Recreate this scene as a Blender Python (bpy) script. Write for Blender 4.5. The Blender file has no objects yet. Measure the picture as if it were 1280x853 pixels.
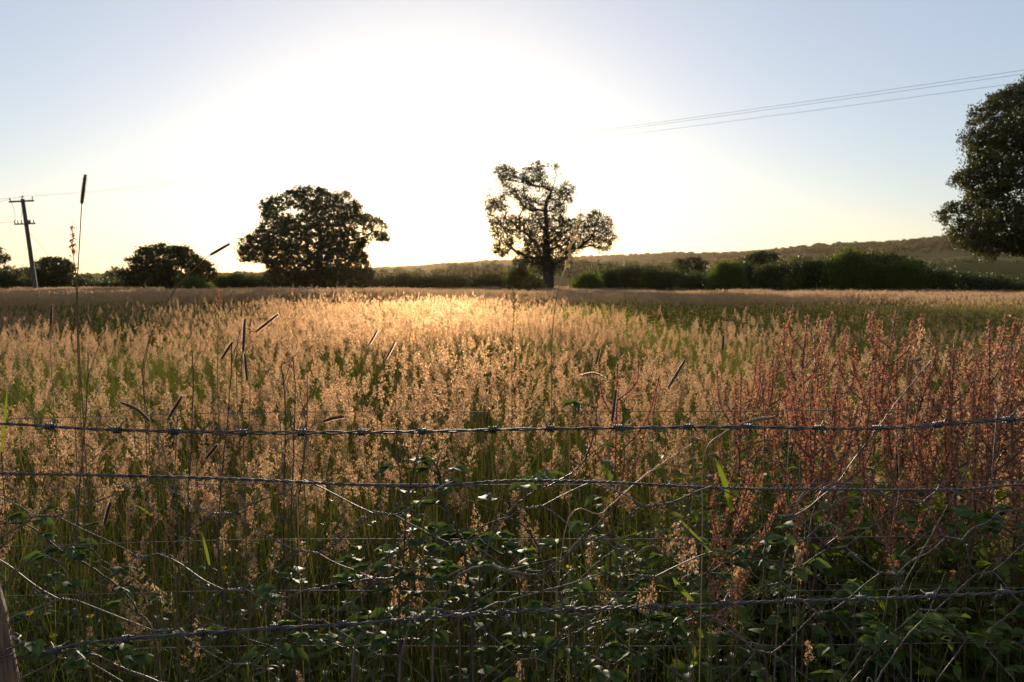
import bpy, math, random
import numpy as np
from mathutils import Vector, Matrix
R = math.radians
S = bpy.context.scene
C = S.collection

# ---------------------------------------------------------------- camera
F = 995.0                                     # focal length in photograph pixels (1280 wide)
CAM_H = 1.45
PITCH = math.atan(78.5 / F)
cam_d = bpy.data.cameras.new('camera'); cam = bpy.data.objects.new('camera', cam_d); C.objects.link(cam)
cam.location = (0, 0, CAM_H); cam.rotation_euler = (R(90) - PITCH, 0, 0)
cam_d.lens = 28.0; cam_d.sensor_width = 36.0; cam_d.clip_start = 0.05; cam_d.clip_end = 20000
cam_d.dof.use_dof = True; cam_d.dof.focus_distance = 1.7; cam_d.dof.aperture_fstop = 11.0
S.camera = cam

# ---------------------------------------------------------------- sky, sun, exposure
SUN_EL, SUN_AZ = R(6.2), R(-5.6)              # azimuth from +Y, to the left of the view axis
w = bpy.data.worlds.new('World'); S.world = w; w.use_nodes = True
nt = w.node_tree; nt.nodes.clear()
sky = nt.nodes.new('ShaderNodeTexSky'); sky.sky_type = 'NISHITA'; sky.sun_disc = False
sky.sun_elevation = SUN_EL; sky.sun_rotation = SUN_AZ
sky.altitude = 50; sky.air_density = 1.0; sky.dust_density = 0.6; sky.ozone_density = 2.1
bg = nt.nodes.new('ShaderNodeBackground'); bg.inputs[1].default_value = 0.055
wo = nt.nodes.new('ShaderNodeOutputWorld')
veil = nt.nodes.new('ShaderNodeMix'); veil.data_type = 'RGBA'; veil.blend_type = 'ADD'; veil.inputs['Factor'].default_value = 1.0
veil.inputs[7].default_value = (3.1, 3.25, 3.95, 1)          # constant pale light added as an even veil over the whole sky
nt.links.new(sky.outputs[0], veil.inputs[6]); nt.links.new(veil.outputs[2], bg.inputs[0]); nt.links.new(bg.outputs[0], wo.inputs[0])
sl = bpy.data.lights.new('sun', 'SUN'); sl.energy = 5.0; sl.angle = R(0.55); sl.color = (1.0, 0.85, 0.66)
so = bpy.data.objects.new('sun', sl); C.objects.link(so)
sdir = Vector((math.sin(SUN_AZ) * math.cos(SUN_EL), math.cos(SUN_AZ) * math.cos(SUN_EL), math.sin(SUN_EL)))
so.rotation_euler = sdir.to_track_quat('Z', 'Y').to_euler(); so.location = (0, 0, 30)
vs = S.view_settings
S.display_settings.display_device = 'sRGB'
vs.view_transform = 'Standard'; vs.look = 'None'; vs.exposure = 0.85; vs.gamma = 1.0; vs.use_curve_mapping = False
cy = S.cycles
cy.max_bounces = 6; cy.diffuse_bounces = 2; cy.glossy_bounces = 1; cy.transmission_bounces = 4
cy.volume_bounces = 0; cy.transparent_max_bounces = 4
cy.caustics_reflective = False; cy.caustics_refractive = False
cy.use_denoising = True; cy.sample_clamp_indirect = 6.0
cy.use_adaptive_sampling = False

# ---------------------------------------------------------------- helpers
def at(px, py, Y):
    """point at depth Y that the photograph shows at pixel (px, py)"""
    a, b = (px - 640) / F, (426.5 - py) / F
    d = Vector((a, math.cos(PITCH) + b * math.sin(PITCH), -math.sin(PITCH) + b * math.cos(PITCH)))
    return Vector((0, 0, CAM_H)) + d * (Y / d.y)

def node_mat(name):
    m = bpy.data.materials.new(name); m.use_nodes = True
    t = m.node_tree; t.nodes.clear()
    return m, t, t.nodes.new('ShaderNodeOutputMaterial')

def ramp_node(t, cols):
    r = t.nodes.new('ShaderNodeValToRGB')
    while len(r.color_ramp.elements) < len(cols): r.color_ramp.elements.new(0.5)
    for e, (p, c) in zip(r.color_ramp.elements, cols):
        e.position = p; e.color = (*c, 1)
    return r

def leafy(name, cols, trans=0.45, tcol=(1.25, 1.15, 0.55), rough=0.55, gloss=0.06, fwd=0.0):
    """thin leaf: colour varies from leaf to leaf, light comes through it"""
    m, t, out = node_mat(name)
    g = t.nodes.new('ShaderNodeNewGeometry'); oi = t.nodes.new('ShaderNodeObjectInfo')
    mx = t.nodes.new('ShaderNodeMath'); mx.operation = 'MULTIPLY_ADD'
    t.links.new(oi.outputs['Random'], mx.inputs[0]); mx.inputs[1].default_value = 0.3
    m2 = t.nodes.new('ShaderNodeMath'); m2.operation = 'MULTIPLY'; m2.inputs[1].default_value = 0.7
    t.links.new(g.outputs['Random Per Island'], m2.inputs[0]); t.links.new(m2.outputs[0], mx.inputs[2])
    r = ramp_node(t, cols); t.links.new(mx.outputs[0], r.inputs[0])
    p = t.nodes.new('ShaderNodeBsdfPrincipled'); p.inputs['Roughness'].default_value = rough
    p.inputs['Specular IOR Level'].default_value = gloss * 5
    t.links.new(r.outputs[0], p.inputs['Base Color'])
    tr = t.nodes.new('ShaderNodeBsdfTranslucent')
    mc = t.nodes.new('ShaderNodeMix'); mc.data_type = 'RGBA'; mc.blend_type = 'MULTIPLY'
    mc.inputs['Factor'].default_value = 1; mc.inputs[7].default_value = (*tcol, 1)
    t.links.new(r.outputs[0], mc.inputs[6]); t.links.new(mc.outputs[2], tr.inputs[0])
    ms = t.nodes.new('ShaderNodeMixShader'); ms.inputs[0].default_value = trans
    t.links.new(p.outputs[0], ms.inputs[1]); t.links.new(tr.outputs[0], ms.inputs[2])
    if fwd:                                    # fine hairs and husks scatter low sun forward
        rf = t.nodes.new('ShaderNodeBsdfRefraction'); rf.inputs['Roughness'].default_value = 0.9; rf.inputs['IOR'].default_value = 1.12
        t.links.new(mc.outputs[2], rf.inputs[0]); m3 = t.nodes.new('ShaderNodeMixShader'); m3.inputs[0].default_value = fwd
        t.links.new(ms.outputs[0], m3.inputs[1]); t.links.new(rf.outputs[0], m3.inputs[2]); ms = m3
    t.links.new(ms.outputs[0], out.inputs[0])
    return m

def rough_mat(name, c0, c1, scale=8, rough=0.8, bump=0.3, metal=0.0, stretch=(1, 1, 1), detail=6):
    m, t, out = node_mat(name)
    tc = t.nodes.new('ShaderNodeTexCoord'); mp = t.nodes.new('ShaderNodeMapping'); mp.inputs['Scale'].default_value = stretch
    n = t.nodes.new('ShaderNodeTexNoise'); n.inputs['Scale'].default_value = scale; n.inputs['Detail'].default_value = detail
    r = ramp_node(t, [(0.3, c0), (0.7, c1)])
    p = t.nodes.new('ShaderNodeBsdfPrincipled'); p.inputs['Roughness'].default_value = rough; p.inputs['Metallic'].default_value = metal
    b = t.nodes.new('ShaderNodeBump'); b.inputs['Strength'].default_value = bump; b.inputs['Distance'].default_value = 0.01
    t.links.new(tc.outputs['Object'], mp.inputs[0]); t.links.new(mp.outputs[0], n.inputs['Vector'])
    t.links.new(n.outputs[0], r.inputs[0]); t.links.new(r.outputs[0], p.inputs['Base Color'])
    t.links.new(n.outputs[0], b.inputs['Height']); t.links.new(b.outputs[0], p.inputs['Normal'])
    t.links.new(p.outputs[0], out.inputs[0])
    return m

class MB:
    """collects geometry for ONE mesh"""
    def __init__(s): s.v = []; s.f3 = []; s.f4 = []; s.m3 = []; s.m4 = []; s.n = 0
    def add(s, v, f, mi=0):
        v = np.asarray(v, float).reshape(-1, 3); f = np.asarray(f, int) + s.n
        s.v.append(v); s.n += len(v)
        if len(f) == 0: return
        if f.shape[1] == 3: s.f3.append(f); s.m3.append(np.full(len(f), mi))
        else: s.f4.append(f); s.m4.append(np.full(len(f), mi))
    def tube(s, pts, rad, sides=6, mi=0, cap=True):
        P = [Vector(p) for p in pts]; n = len(P)
        if not hasattr(rad, '__len__'): rad = [rad] * n
        vs_, up = [], None
        for i in range(n):
            d = (P[min(i + 1, n - 1)] - P[max(i - 1, 0)])
            d = d.normalized() if d.length > 1e-9 else Vector((0, 0, 1))
            if up is None: up = Vector((1, 0, 0)) if abs(d.x) < 0.8 else Vector((0, 1, 0))
            a = (up - d * up.dot(d)).normalized(); up = a; b = d.cross(a)
            for k in range(sides):
                t = 2 * math.pi * k / sides
                vs_.append(P[i] + (a * math.cos(t) + b * math.sin(t)) * rad[i])
        f = [(i * sides + k, i * sides + (k + 1) % sides, (i + 1) * sides + (k + 1) % sides, (i + 1) * sides + k)
             for i in range(n - 1) for k in range(sides)]
        s.add(vs_, f, mi)
        if cap and sides > 2:
            for i0 in (0, (n - 1) * sides):
                c = len(vs_); base = s.n - len(vs_)
                ring = [base + i0 + k for k in range(sides)]
                ctr = sum((Vector(vs_[i0 + k]) for k in range(sides)), Vector()) / sides
                s.add([ctr], [], mi)
                s.f3.append(np.array([(ring[k], ring[(k + 1) % sides], s.n - 1) for k in range(sides)])); s.m3.append(np.full(sides, mi))
    def box(s, c, size, rot=None, mi=0):
        x, y, z = [q / 2 for q in size]
        v = [Vector((a * x, b * y, d * z)) for a in (-1, 1) for b in (-1, 1) for d in (-1, 1)]
        if rot is not None: v = [rot @ q for q in v]
        s.add([q + Vector(c) for q in v], [(0, 1, 3, 2), (4, 6, 7, 5), (0, 4, 5, 1), (2, 3, 7, 6), (0, 2, 6, 4), (1, 5, 7, 3)], mi)
    def leaves(s, cen, size, rng, aspect=0.7, up=0.0, mi=0, fold=False):
        """one leaf-sized face round every centre, vectorised"""
        n = len(cen)
        if n == 0: return
        u = rng.normal(size=(n, 3)); u /= np.linalg.norm(u, axis=1)[:, None]
        w_ = rng.normal(size=(n, 3)); w_[:, 2] += up
        v = np.cross(u, w_); v /= np.linalg.norm(v, axis=1)[:, None] + 1e-9
        sz = np.asarray(size) * rng.uniform(0.6, 1.3, n)
        a = u * sz[:, None] * 0.5; b = v * (sz * aspect)[:, None] * 0.5
        V = np.stack([cen - a, cen - b * 0.9 + a * 0.15, cen + a, cen + b * 0.9 + a * 0.15], 1).reshape(-1, 3)
        s.add(V, np.arange(4 * n).reshape(-1, 4), mi)
    def mesh(s, name, mats, smooth=False):
        me = bpy.data.meshes.new(name)
        V = np.concatenate(s.v) if s.v else np.zeros((0, 3))
        f3 = np.concatenate(s.f3) if s.f3 else np.zeros((0, 3), int)
        f4 = np.concatenate(s.f4) if s.f4 else np.zeros((0, 4), int)
        mi = np.concatenate(s.m3 + s.m4) if (s.m3 or s.m4) else np.zeros(0, int)
        me.vertices.add(len(V)); me.vertices.foreach_set('co', V.astype(np.float32).ravel())
        nl = f3.size + f4.size
        me.loops.add(nl); me.loops.foreach_set('vertex_index', np.concatenate([f3.ravel(), f4.ravel()]).astype(np.int32))
        me.polygons.add(len(f3) + len(f4))
        st = np.concatenate([np.arange(len(f3)) * 3, f3.size + np.arange(len(f4)) * 4]).astype(np.int32)
        me.polygons.foreach_set('loop_start', st)
        me.polygons.foreach_set('material_index', mi.astype(np.int32))
        if smooth: me.polygons.foreach_set('use_smooth', np.ones(len(mi), bool))
        me.update(calc_edges=True); me.validate()
        for m in (mats if isinstance(mats, (list, tuple)) else [mats]): me.materials.append(m)
        return me
    def build(s, name, mats, parent=None, smooth=False, loc=None):
        o = bpy.data.objects.new(name, s.mesh(name, mats, smooth)); C.objects.link(o)
        if parent is not None:
            o.parent = parent; o.matrix_parent_inverse = Matrix.Translation(-Vector(parent.location))
        return o

def thing(name, label, cat, loc=(0, 0, 0), group=None):
    o = bpy.data.objects.new(name, None); C.objects.link(o); o.location = loc; o.empty_display_size = 0.2
    o['label'] = label; o['category'] = cat
    if group: o['group'] = group
    return o

def copy_thing(src, loc, rotz, scale, label, lean=(0, 0)):
    r = src.copy(); C.objects.link(r); r.location = loc; r.rotation_euler = (lean[0], lean[1], rotz); r.scale = (scale,) * 3
    r['label'] = label
    for ch in list(src.children):
        c = ch.copy(); C.objects.link(c); c.parent = r
    return r

def smoothpath(pts, n=8):
    """Catmull-Rom through the points"""
    P = [Vector(p) for p in pts]; P = [P[0] * 2 - P[1]] + P + [P[-1] * 2 - P[-2]]
    out = []
    for i in range(1, len(P) - 2):
        for k in range(n):
            t = k / n
            out.append(0.5 * ((2 * P[i]) + (P[i + 1] - P[i - 1]) * t + (2 * P[i - 1] - 5 * P[i] + 4 * P[i + 1] - P[i + 2]) * t * t
                              + (3 * P[i] - P[i - 1] - 3 * P[i + 1] + P[i + 2]) * t ** 3))
    out.append(P[-2]); return out

def vnoise(x, y, seed=0):
    """smooth value noise, arrays in, about -1..1 out"""
    x = np.asarray(x, float); y = np.asarray(y, float)
    xi, yi = np.floor(x).astype(np.int64), np.floor(y).astype(np.int64)
    fx, fy = x - xi, y - yi; fx = fx * fx * (3 - 2 * fx); fy = fy * fy * (3 - 2 * fy)
    def h(a, b):
        n = (a * 374761393 + b * 668265263 + seed * 974634777) & 0x7fffffff
        n = ((n ^ (n >> 13)) * 1274126177) & 0x7fffffff
        return ((n ^ (n >> 16)) & 0xffff) / 32767.5 - 1
    return (h(xi, yi) * (1 - fx) + h(xi + 1, yi) * fx) * (1 - fy) + (h(xi, yi + 1) * (1 - fx) + h(xi + 1, yi + 1) * fx) * fy

# ---------------------------------------------------------------- materials
M = {}
M['oak_leaf'] = leafy('oak_leaf', [(0, (0.04, 0.048, 0.014)), (0.5, (0.06, 0.068, 0.02)), (1, (0.09, 0.092, 0.03))], 0.35, (1.15, 1.0, .6))
M['shrub_leaf'] = leafy('shrub_leaf', [(0, (0.06, 0.085, 0.016)), (0.6, (0.09, 0.12, 0.024)), (1, (0.12, 0.15, 0.03))], 0.5)
M['hedge_leaf'] = leafy('hedge_leaf', [(0, (0.035, 0.045, 0.014)), (0.6, (0.055, 0.07, 0.02)), (1, (0.09, 0.10, 0.03))], 0.45)
M['bark'] = rough_mat('bark', (0.035, 0.026, 0.018), (0.09, 0.07, 0.05), 6, 0.9, 0.8, stretch=(4, 4, 0.7))
M['blade'] = leafy('grass_blade', [(0, (0.045, 0.075, 0.012)), (0.45, (0.088, 0.112, 0.022)), (0.8, (0.15, 0.14, 0.037)), (1, (0.24, 0.19, 0.08))], 0.55, fwd=0.14)
M['culm'] = leafy('grass_stem', [(0, (0.10, 0.10, 0.03)), (0.6, (0.20, 0.14, 0.06)), (1, (0.26, 0.15, 0.08))], 0.3, (1.1, 1.0, 0.7))
M['seed'] = leafy('seed_head', [(0, (0.26, 0.15, 0.10)), (0.5, (0.45, 0.31, 0.195)), (1, (0.60, 0.45, 0.30))], 0.55, (1.15, 1.0, 0.76), fwd=0.20)
M['far_seed'] = leafy('sunlit_far_seed_head', [(0, (0.30, 0.19, 0.12)), (0.5, (0.45, 0.32, 0.20)), (1, (0.60, 0.46, 0.28))], 0.5, (1.1, 0.95, 0.72))  # seed colour lightened to carry the sunlight on the far field
M['far_blade'] = leafy('sunlit_far_blade', [(0, (0.06, 0.08, 0.016)), (0.5, (0.12, 0.13, 0.03)), (1, (0.24, 0.19, 0.08))], 0.5)  # paler copy of the blade colour, far sunlight painted in
M['dock'] = leafy('dock_seed', [(0, (0.18, 0.07, 0.04)), (0.5, (0.33, 0.16, 0.10)), (1, (0.46, 0.31, 0.20))], 0.4, (1.2, 0.95, 0.75), 0.9, 0.01)
M['dock_stem'] = rough_mat('dock_stem', (0.06, 0.035, 0.02), (0.14, 0.07, 0.035), 60, 0.6, 0.2)
M['dock_leaf'] = leafy('dock_leaf', [(0, (0.07, 0.12, 0.015)), (0.8, (0.15, 0.20, 0.022)), (1, (0.25, 0.10, 0.03))], 0.6, fwd=0.1)
M['lit_leaf'] = leafy('lit_leaf', [(0, (0.07, 0.105, 0.014)), (1, (0.11, 0.14, 0.02))], 0.5)
M['bramble_leaf'] = leafy('bramble_leaf', [(0, (0.045, 0.07, 0.02)), (0.6, (0.07, 0.11, 0.03)), (1, (0.12, 0.16, 0.035))], 0.5, rough=0.6, gloss=0.03)
M['weed_leaf'] = leafy('weed_leaf', [(0, (0.03, 0.055, 0.012)), (0.6, (0.05, 0.09, 0.018)), (1, (0.09, 0.14, 0.02))], 0.5, rough=0.5, gloss=0.05)
M['bramble_stem'] = rough_mat('bramble_stem', (0.07, 0.035, 0.022), (0.16, 0.09, 0.05), 50, 0.55, 0.3)
M['dead_stem'] = rough_mat('dead_stem', (0.06, 0.045, 0.03), (0.20, 0.15, 0.10), 40, 0.75, 0.4)
M['dark_stem'] = rough_mat('dark_stem', (0.035, 0.022, 0.014), (0.09, 0.055, 0.03), 40, 0.75, 0.3)
M['straw'] = leafy('straw', [(0, (0.30, 0.22, 0.12)), (1, (0.48, 0.36, 0.20))], 0.35, (1.1, 1.0, 0.8))
M['timothy'] = leafy('timothy_head', [(0, (0.025, 0.016, 0.014)), (1, (0.07, 0.045, 0.035))], 0.1)
M['bristle'] = leafy('timothy_bristle', [(0, (0.35, 0.24, 0.19)), (1, (0.60, 0.50, 0.42))], 0.6, (1.15, 1.05, 0.95), fwd=0.55)
M['yellow'] = leafy('buttercup_petal', [(0, (0.60, 0.42, 0.02)), (1, (0.75, 0.58, 0.03))], 0.5, (1.1, 1.0, 0.6))
M['galv'] = rough_mat('weathered_wire', (0.05, 0.045, 0.042), (0.15, 0.125, 0.11), 70, 0.65, 0.5, metal=0.55)
M['rust'] = rough_mat('old_wire', (0.07, 0.05, 0.042), (0.24, 0.185, 0.155), 120, 0.65, 0.4, metal=0.55)
M['post'] = rough_mat('weathered_wood', (0.06, 0.035, 0.02), (0.24, 0.14, 0.075), 22, 0.85, 0.9, stretch=(6, 6, 0.5))
M['pole'] = rough_mat('creosoted_wood', (0.035, 0.028, 0.022), (0.08, 0.065, 0.05), 10, 0.85, 0.4, stretch=(5, 5, 0.4))
M['porcelain'] = rough_mat('porcelain', (0.06, 0.03, 0.02), (0.10, 0.05, 0.03), 4, 0.25, 0.0)
M['cable'] = rough_mat('cable', (0.03, 0.03, 0.032), (0.05, 0.05, 0.052), 10, 0.5, 0.0, metal=0.4)

# ---------------------------------------------------------------- ground with the distant hills
RIDGE = [(-600, 6), (-200, 5), (0, 3), (150, 4), (300, 8), (400, 11), (470, 15), (530, 19), (600, 24), (700, 28), (770, 30), (900, 35),
         (1000, 40), (1100, 43), (1190, 50), (1280, 46), (1500, 40), (2000, 30)]
NEAR = [(-600, 0), (300, 0), (450, 2), (600, 6), (770, 12), (900, 15), (1100, 20), (1280, 22), (2000, 22)]
def ground_h(x, y):
    x = np.asarray(x, float); y = np.asarray(y, float)
    d = np.hypot(x, y); px = 640 + F * np.tan(np.clip(np.arctan2(x, np.maximum(y, 1e-6)), -1.2, 1.2))
    rid = np.interp(px, *zip(*RIDGE)); nr = np.interp(px, *zip(*NEAR))
    sm = lambda a, b, t: (lambda q: q * q * (3 - 2 * q))(np.clip((t - a) / (b - a), 0, 1))
    fac = (y > 0) * 1.0
    h = -0.42 * sm(22, 62, d) - 2.0 * sm(85, 260, d)
    h += fac * nr * 700 / F * sm(330, 700, d) * (1 - 0.5 * sm(760, 1100, d))
    h += fac * np.maximum(rid * 2000 / F - 12 - 0.5 * nr * 700 / F, 0) * sm(1050, 2000, d)
    h += 5 * vnoise(x / 170, y / 170, 3) * sm(300, 900, d)
    h += 0.05 * vnoise(x / 2.3, y / 2.3, 5) * (1 - sm(60, 100, d)) + 0.10 * vnoise(x / 9, y / 9, 6) * (d > 3)
    return h

rs = np.concatenate([np.linspace(0.3, 12, 30), np.linspace(12.6, 100, 90), np.geomspace(102, 3000, 120)])
an = np.linspace(0, 2 * np.pi, 361)[:-1]
rr, aa = np.meshgrid(rs, an, indexing='ij')
gx, gy = rr * np.sin(aa), rr * np.cos(aa)
gz = ground_h(gx, gy)
gm = MB(); na = len(an)
V = np.stack([gx, gy, gz], -1).reshape(-1, 3)
ii, kk = np.meshgrid(np.arange(len(rs) - 1), np.arange(na), indexing='ij')
fq = np.stack([ii * na + kk, (ii + 1) * na + kk, (ii + 1) * na + (kk + 1) % na, ii * na + (kk + 1) % na], -1).reshape(-1, 4)
gm.add(V, fq[:, ::-1])
c0 = len(V); gm.add([(0, 0, float(ground_h(0, 0.01)))], [])
gm.f3.append(np.array([(k, (k + 1) % na, c0) for k in range(na)])[:, ::-1]); gm.m3.append(np.zeros(na, int))
m, t, out = node_mat('field_soil_and_pasture')
tc = t.nodes.new('ShaderNodeTexCoord')
n1 = t.nodes.new('ShaderNodeTexNoise'); n1.inputs['Scale'].default_value = 2.5; n1.inputs['Detail'].default_value = 8
vo = t.nodes.new('ShaderNodeTexVoronoi'); vo.inputs['Scale'].default_value = 0.0045
sp = t.nodes.new('ShaderNodeVectorMath'); sp.operation = 'LENGTH'
t.links.new(tc.outputs['Object'], n1.inputs['Vector']); t.links.new(tc.outputs['Object'], vo.inputs['Vector']); t.links.new(tc.outputs['Object'], sp.inputs[0])
r1 = ramp_node(t, [(0.3, (0.035, 0.030, 0.014)), (0.7, (0.075, 0.065, 0.028))])
t.links.new(n1.outputs[0], r1.inputs[0])
sx = t.nodes.new('ShaderNodeSeparateColor'); t.links.new(vo.outputs['Color'], sx.inputs[0])
r2 = ramp_node(t, [(0.0, (0.055, 0.06, 0.022)), (0.4, (0.08, 0.085, 0.03)), (0.7, (0.13, 0.12, 0.05)), (0.9, (0.20, 0.17, 0.085))])
r2.color_ramp.interpolation = 'CONSTANT'
t.links.new(sx.outputs[0], r2.inputs[0])
mr = t.nodes.new('ShaderNodeMapRange'); mr.inputs[1].default_value = 85; mr.inputs[2].default_value = 95
t.links.new(sp.outputs['Value'], mr.inputs[0])
mc = t.nodes.new('ShaderNodeMix'); mc.data_type = 'RGBA'
t.links.new(mr.outputs[0], mc.inputs[0]); t.links.new(r1.outputs[0], mc.inputs[6]); t.links.new(r2.outputs[0], mc.inputs[7])
p = t.nodes.new('ShaderNodeBsdfPrincipled'); p.inputs['Roughness'].default_value = 1.0; p.inputs['Specular IOR Level'].default_value = 0.0
t.links.new(mc.outputs[2], p.inputs['Base Color']); t.links.new(p.outputs[0], out.inputs[0])
g = gm.build('ground', m, smooth=True); g['kind'] = 'structure'; g['label'] = 'meadow soil and distant pasture hills'

# haze: one closed box of even, forward scattering evening air
hz = MB(); hz.box((0, 0, 52), (6300, 6300, 124))
m, t, out = node_mat('evening_haze')
pv = t.nodes.new('ShaderNodeVolumePrincipled')
pv.inputs['Color'].default_value = (1.0, 0.70, 0.46, 1); pv.inputs['Density'].default_value = 0.000021; pv.inputs['Anisotropy'].default_value = 0.72
t.links.new(pv.outputs[0], out.inputs['Volume'])
hzo = hz.build('haze', m); hzo['kind'] = 'stuff'; hzo['label'] = 'thin golden evening haze over the fields'; hzo['category'] = 'haze'

# ---------------------------------------------------------------- instancing for masses nobody could count
def scatter(name, label, cat, pts, rot, scl, idx, sources):
    me = bpy.data.meshes.new(name); me.vertices.add(len(pts)); me.vertices.foreach_set('co', np.asarray(pts, np.float32).ravel())
    a = me.attributes.new('turn', 'FLOAT_VECTOR', 'POINT'); a.data.foreach_set('vector', np.asarray(rot, np.float32).ravel())
    a = me.attributes.new('size', 'FLOAT', 'POINT'); a.data.foreach_set('value', np.asarray(scl, np.float32).ravel())
    a = me.attributes.new('pick', 'INT', 'POINT'); a.data.foreach_set('value', np.asarray(idx, np.int32).ravel())
    o = bpy.data.objects.new(name, me); C.objects.link(o)
    col = bpy.data.collections.new(name + '_kinds')
    for i, s_ in enumerate(sources):
        q = bpy.data.objects.new('%s_kind_%02d' % (name, i), s_); col.objects.link(q)
    ng = bpy.data.node_groups.new(name + '_scatter', 'GeometryNodeTree')
    ng.interface.new_socket('Geometry', in_out='INPUT', socket_type='NodeSocketGeometry')
    ng.interface.new_socket('Geometry', in_out='OUTPUT', socket_type='NodeSocketGeometry')
    N = ng.nodes; gi = N.new('NodeGroupInput'); go = N.new('NodeGroupOutput')
    ci = N.new('GeometryNodeCollectionInfo'); ci.inputs['Collection'].default_value = col
    ci.inputs['Separate Children'].default_value = True; ci.inputs['Reset Children'].default_value = True
    ip = N.new('GeometryNodeInstanceOnPoints'); ip.inputs['Pick Instance'].default_value = True
    def na_(nm, ty):
        q = N.new('GeometryNodeInputNamedAttribute'); q.data_type = ty; q.inputs['Name'].default_value = nm; return q
    L = ng.links
    L.new(gi.outputs[0], ip.inputs['Points']); L.new(ci.outputs[0], ip.inputs['Instance'])
    er = N.new('FunctionNodeEulerToRotation'); L.new(na_('turn', 'FLOAT_VECTOR').outputs[0], er.inputs[0]); L.new(er.outputs[0], ip.inputs['Rotation'])
    L.new(na_('size', 'FLOAT').outputs[0], ip.inputs['Scale']); L.new(na_('pick', 'INT').outputs[0], ip.inputs['Instance Index'])
    L.new(ip.outputs[0], go.inputs[0])
    md = o.modifiers.new('scatter', 'NODES'); md.node_group = ng
    o['kind'] = 'stuff'; o['label'] = label; o['category'] = cat
    return o

# ---------------------------------------------------------------- grass tufts
def blades(mb, n, rng, rad, h0, h1, wid, mi, segs=4, lean=0.35):
    """n curved tapering blades rooted in a disc"""
    r = rad * np.sqrt(rng.uniform(0, 1, n)); th = rng.uniform(0, 2 * np.pi, n)
    base = np.stack([r * np.cos(th), r * np.sin(th), np.full(n, -0.03)], 1)
    h = rng.uniform(h0, h1, n); a = rng.uniform(0, 2 * np.pi, n); ln = np.abs(rng.normal(0, lean, n)) * h
    side = rng.uniform(0, 2 * np.pi, n); w_ = wid * rng.uniform(0.6, 1.4, n)
    sv = np.stack([np.cos(side), np.sin(side), np.zeros(n)], 1)
    rows = []
    for k in range(segs + 1):
        t = k / segs
        c = base + np.stack([np.cos(a) * ln * t ** 2.2, np.sin(a) * ln * t ** 2.2, h * (t - 0.18 * (ln / h) * t ** 3)], 1)
        ww = (w_ * (1 - t ** 1.6) * 0.5 + 0.0002)[:, None]
        rows += [c - sv * ww, c + sv * ww]
    V = np.stack(rows, 1).reshape(-1, 3); q = 2 * (segs + 1)
    f = np.concatenate([np.stack([np.arange(n) * q + 2 * k, np.arange(n) * q + 2 * k + 1, np.arange(n) * q + 2 * k + 3, np.arange(n) * q + 2 * k + 2], 1) for k in range(segs)])
    mb.add(V, f, mi)

def panicle(mb, rng, base, top_dir, L, nb, ns, size, mi_seed, mi_stem, spread=0.30, thick=0.0006, branch=True):
    """loose seed head: rachis, side branches, spikelets"""
    top_dir = top_dir / np.linalg.norm(top_dir)
    cen = []
    side = np.cross(top_dir, [0, 0, 1.0]); nn = np.linalg.norm(side); side = side / nn if nn > 1e-3 else np.array([1.0, 0, 0])
    s2 = np.cross(top_dir, side)
    droop = rng.normal(0, 0.12, 3)
    for b in range(nb):
        t = b / nb
        o = base + top_dir * L * t + droop * L * t * t
        a = rng.uniform(0, 2 * np.pi); l = L * spread * (1 - 0.75 * t) * rng.uniform(0.6, 1.3)
        d = (side * math.cos(a) + s2 * math.sin(a)) * 0.8 + top_dir * 0.8
        e = o + d * l
        if branch:
            wv = np.cross(d, rng.normal(size=3)); wv = wv / np.linalg.norm(wv) * thick
            mb.add([o - wv, o + wv, e], [(0, 1, 2)], mi_stem)
        k = max(2, int(ns * (1 - 0.5 * t)))
        tt = rng.uniform(0.25, 1.05, k)[:, None]
        cen.append(o + (e - o) * tt + rng.normal(0, size * 0.7, (k, 3)))
    cen = np.concatenate(cen)
    u = top_dir + rng.normal(0, 0.5, cen.shape); u /= np.linalg.norm(u, axis=1)[:, None]
    v = np.cross(u, rng.normal(size=cen.shape)); v /= np.linalg.norm(v, axis=1)[:, None]
    sz = size * rng.uniform(0.7, 1.4, len(cen))[:, None]
    Vq = np.stack([cen - u * sz, cen + v * sz * 0.42, cen + u * sz, cen - v * sz * 0.42], 1).reshape(-1, 3)
    mb.add(Vq, np.arange(len(Vq)).reshape(-1, 4), mi_seed)

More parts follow.
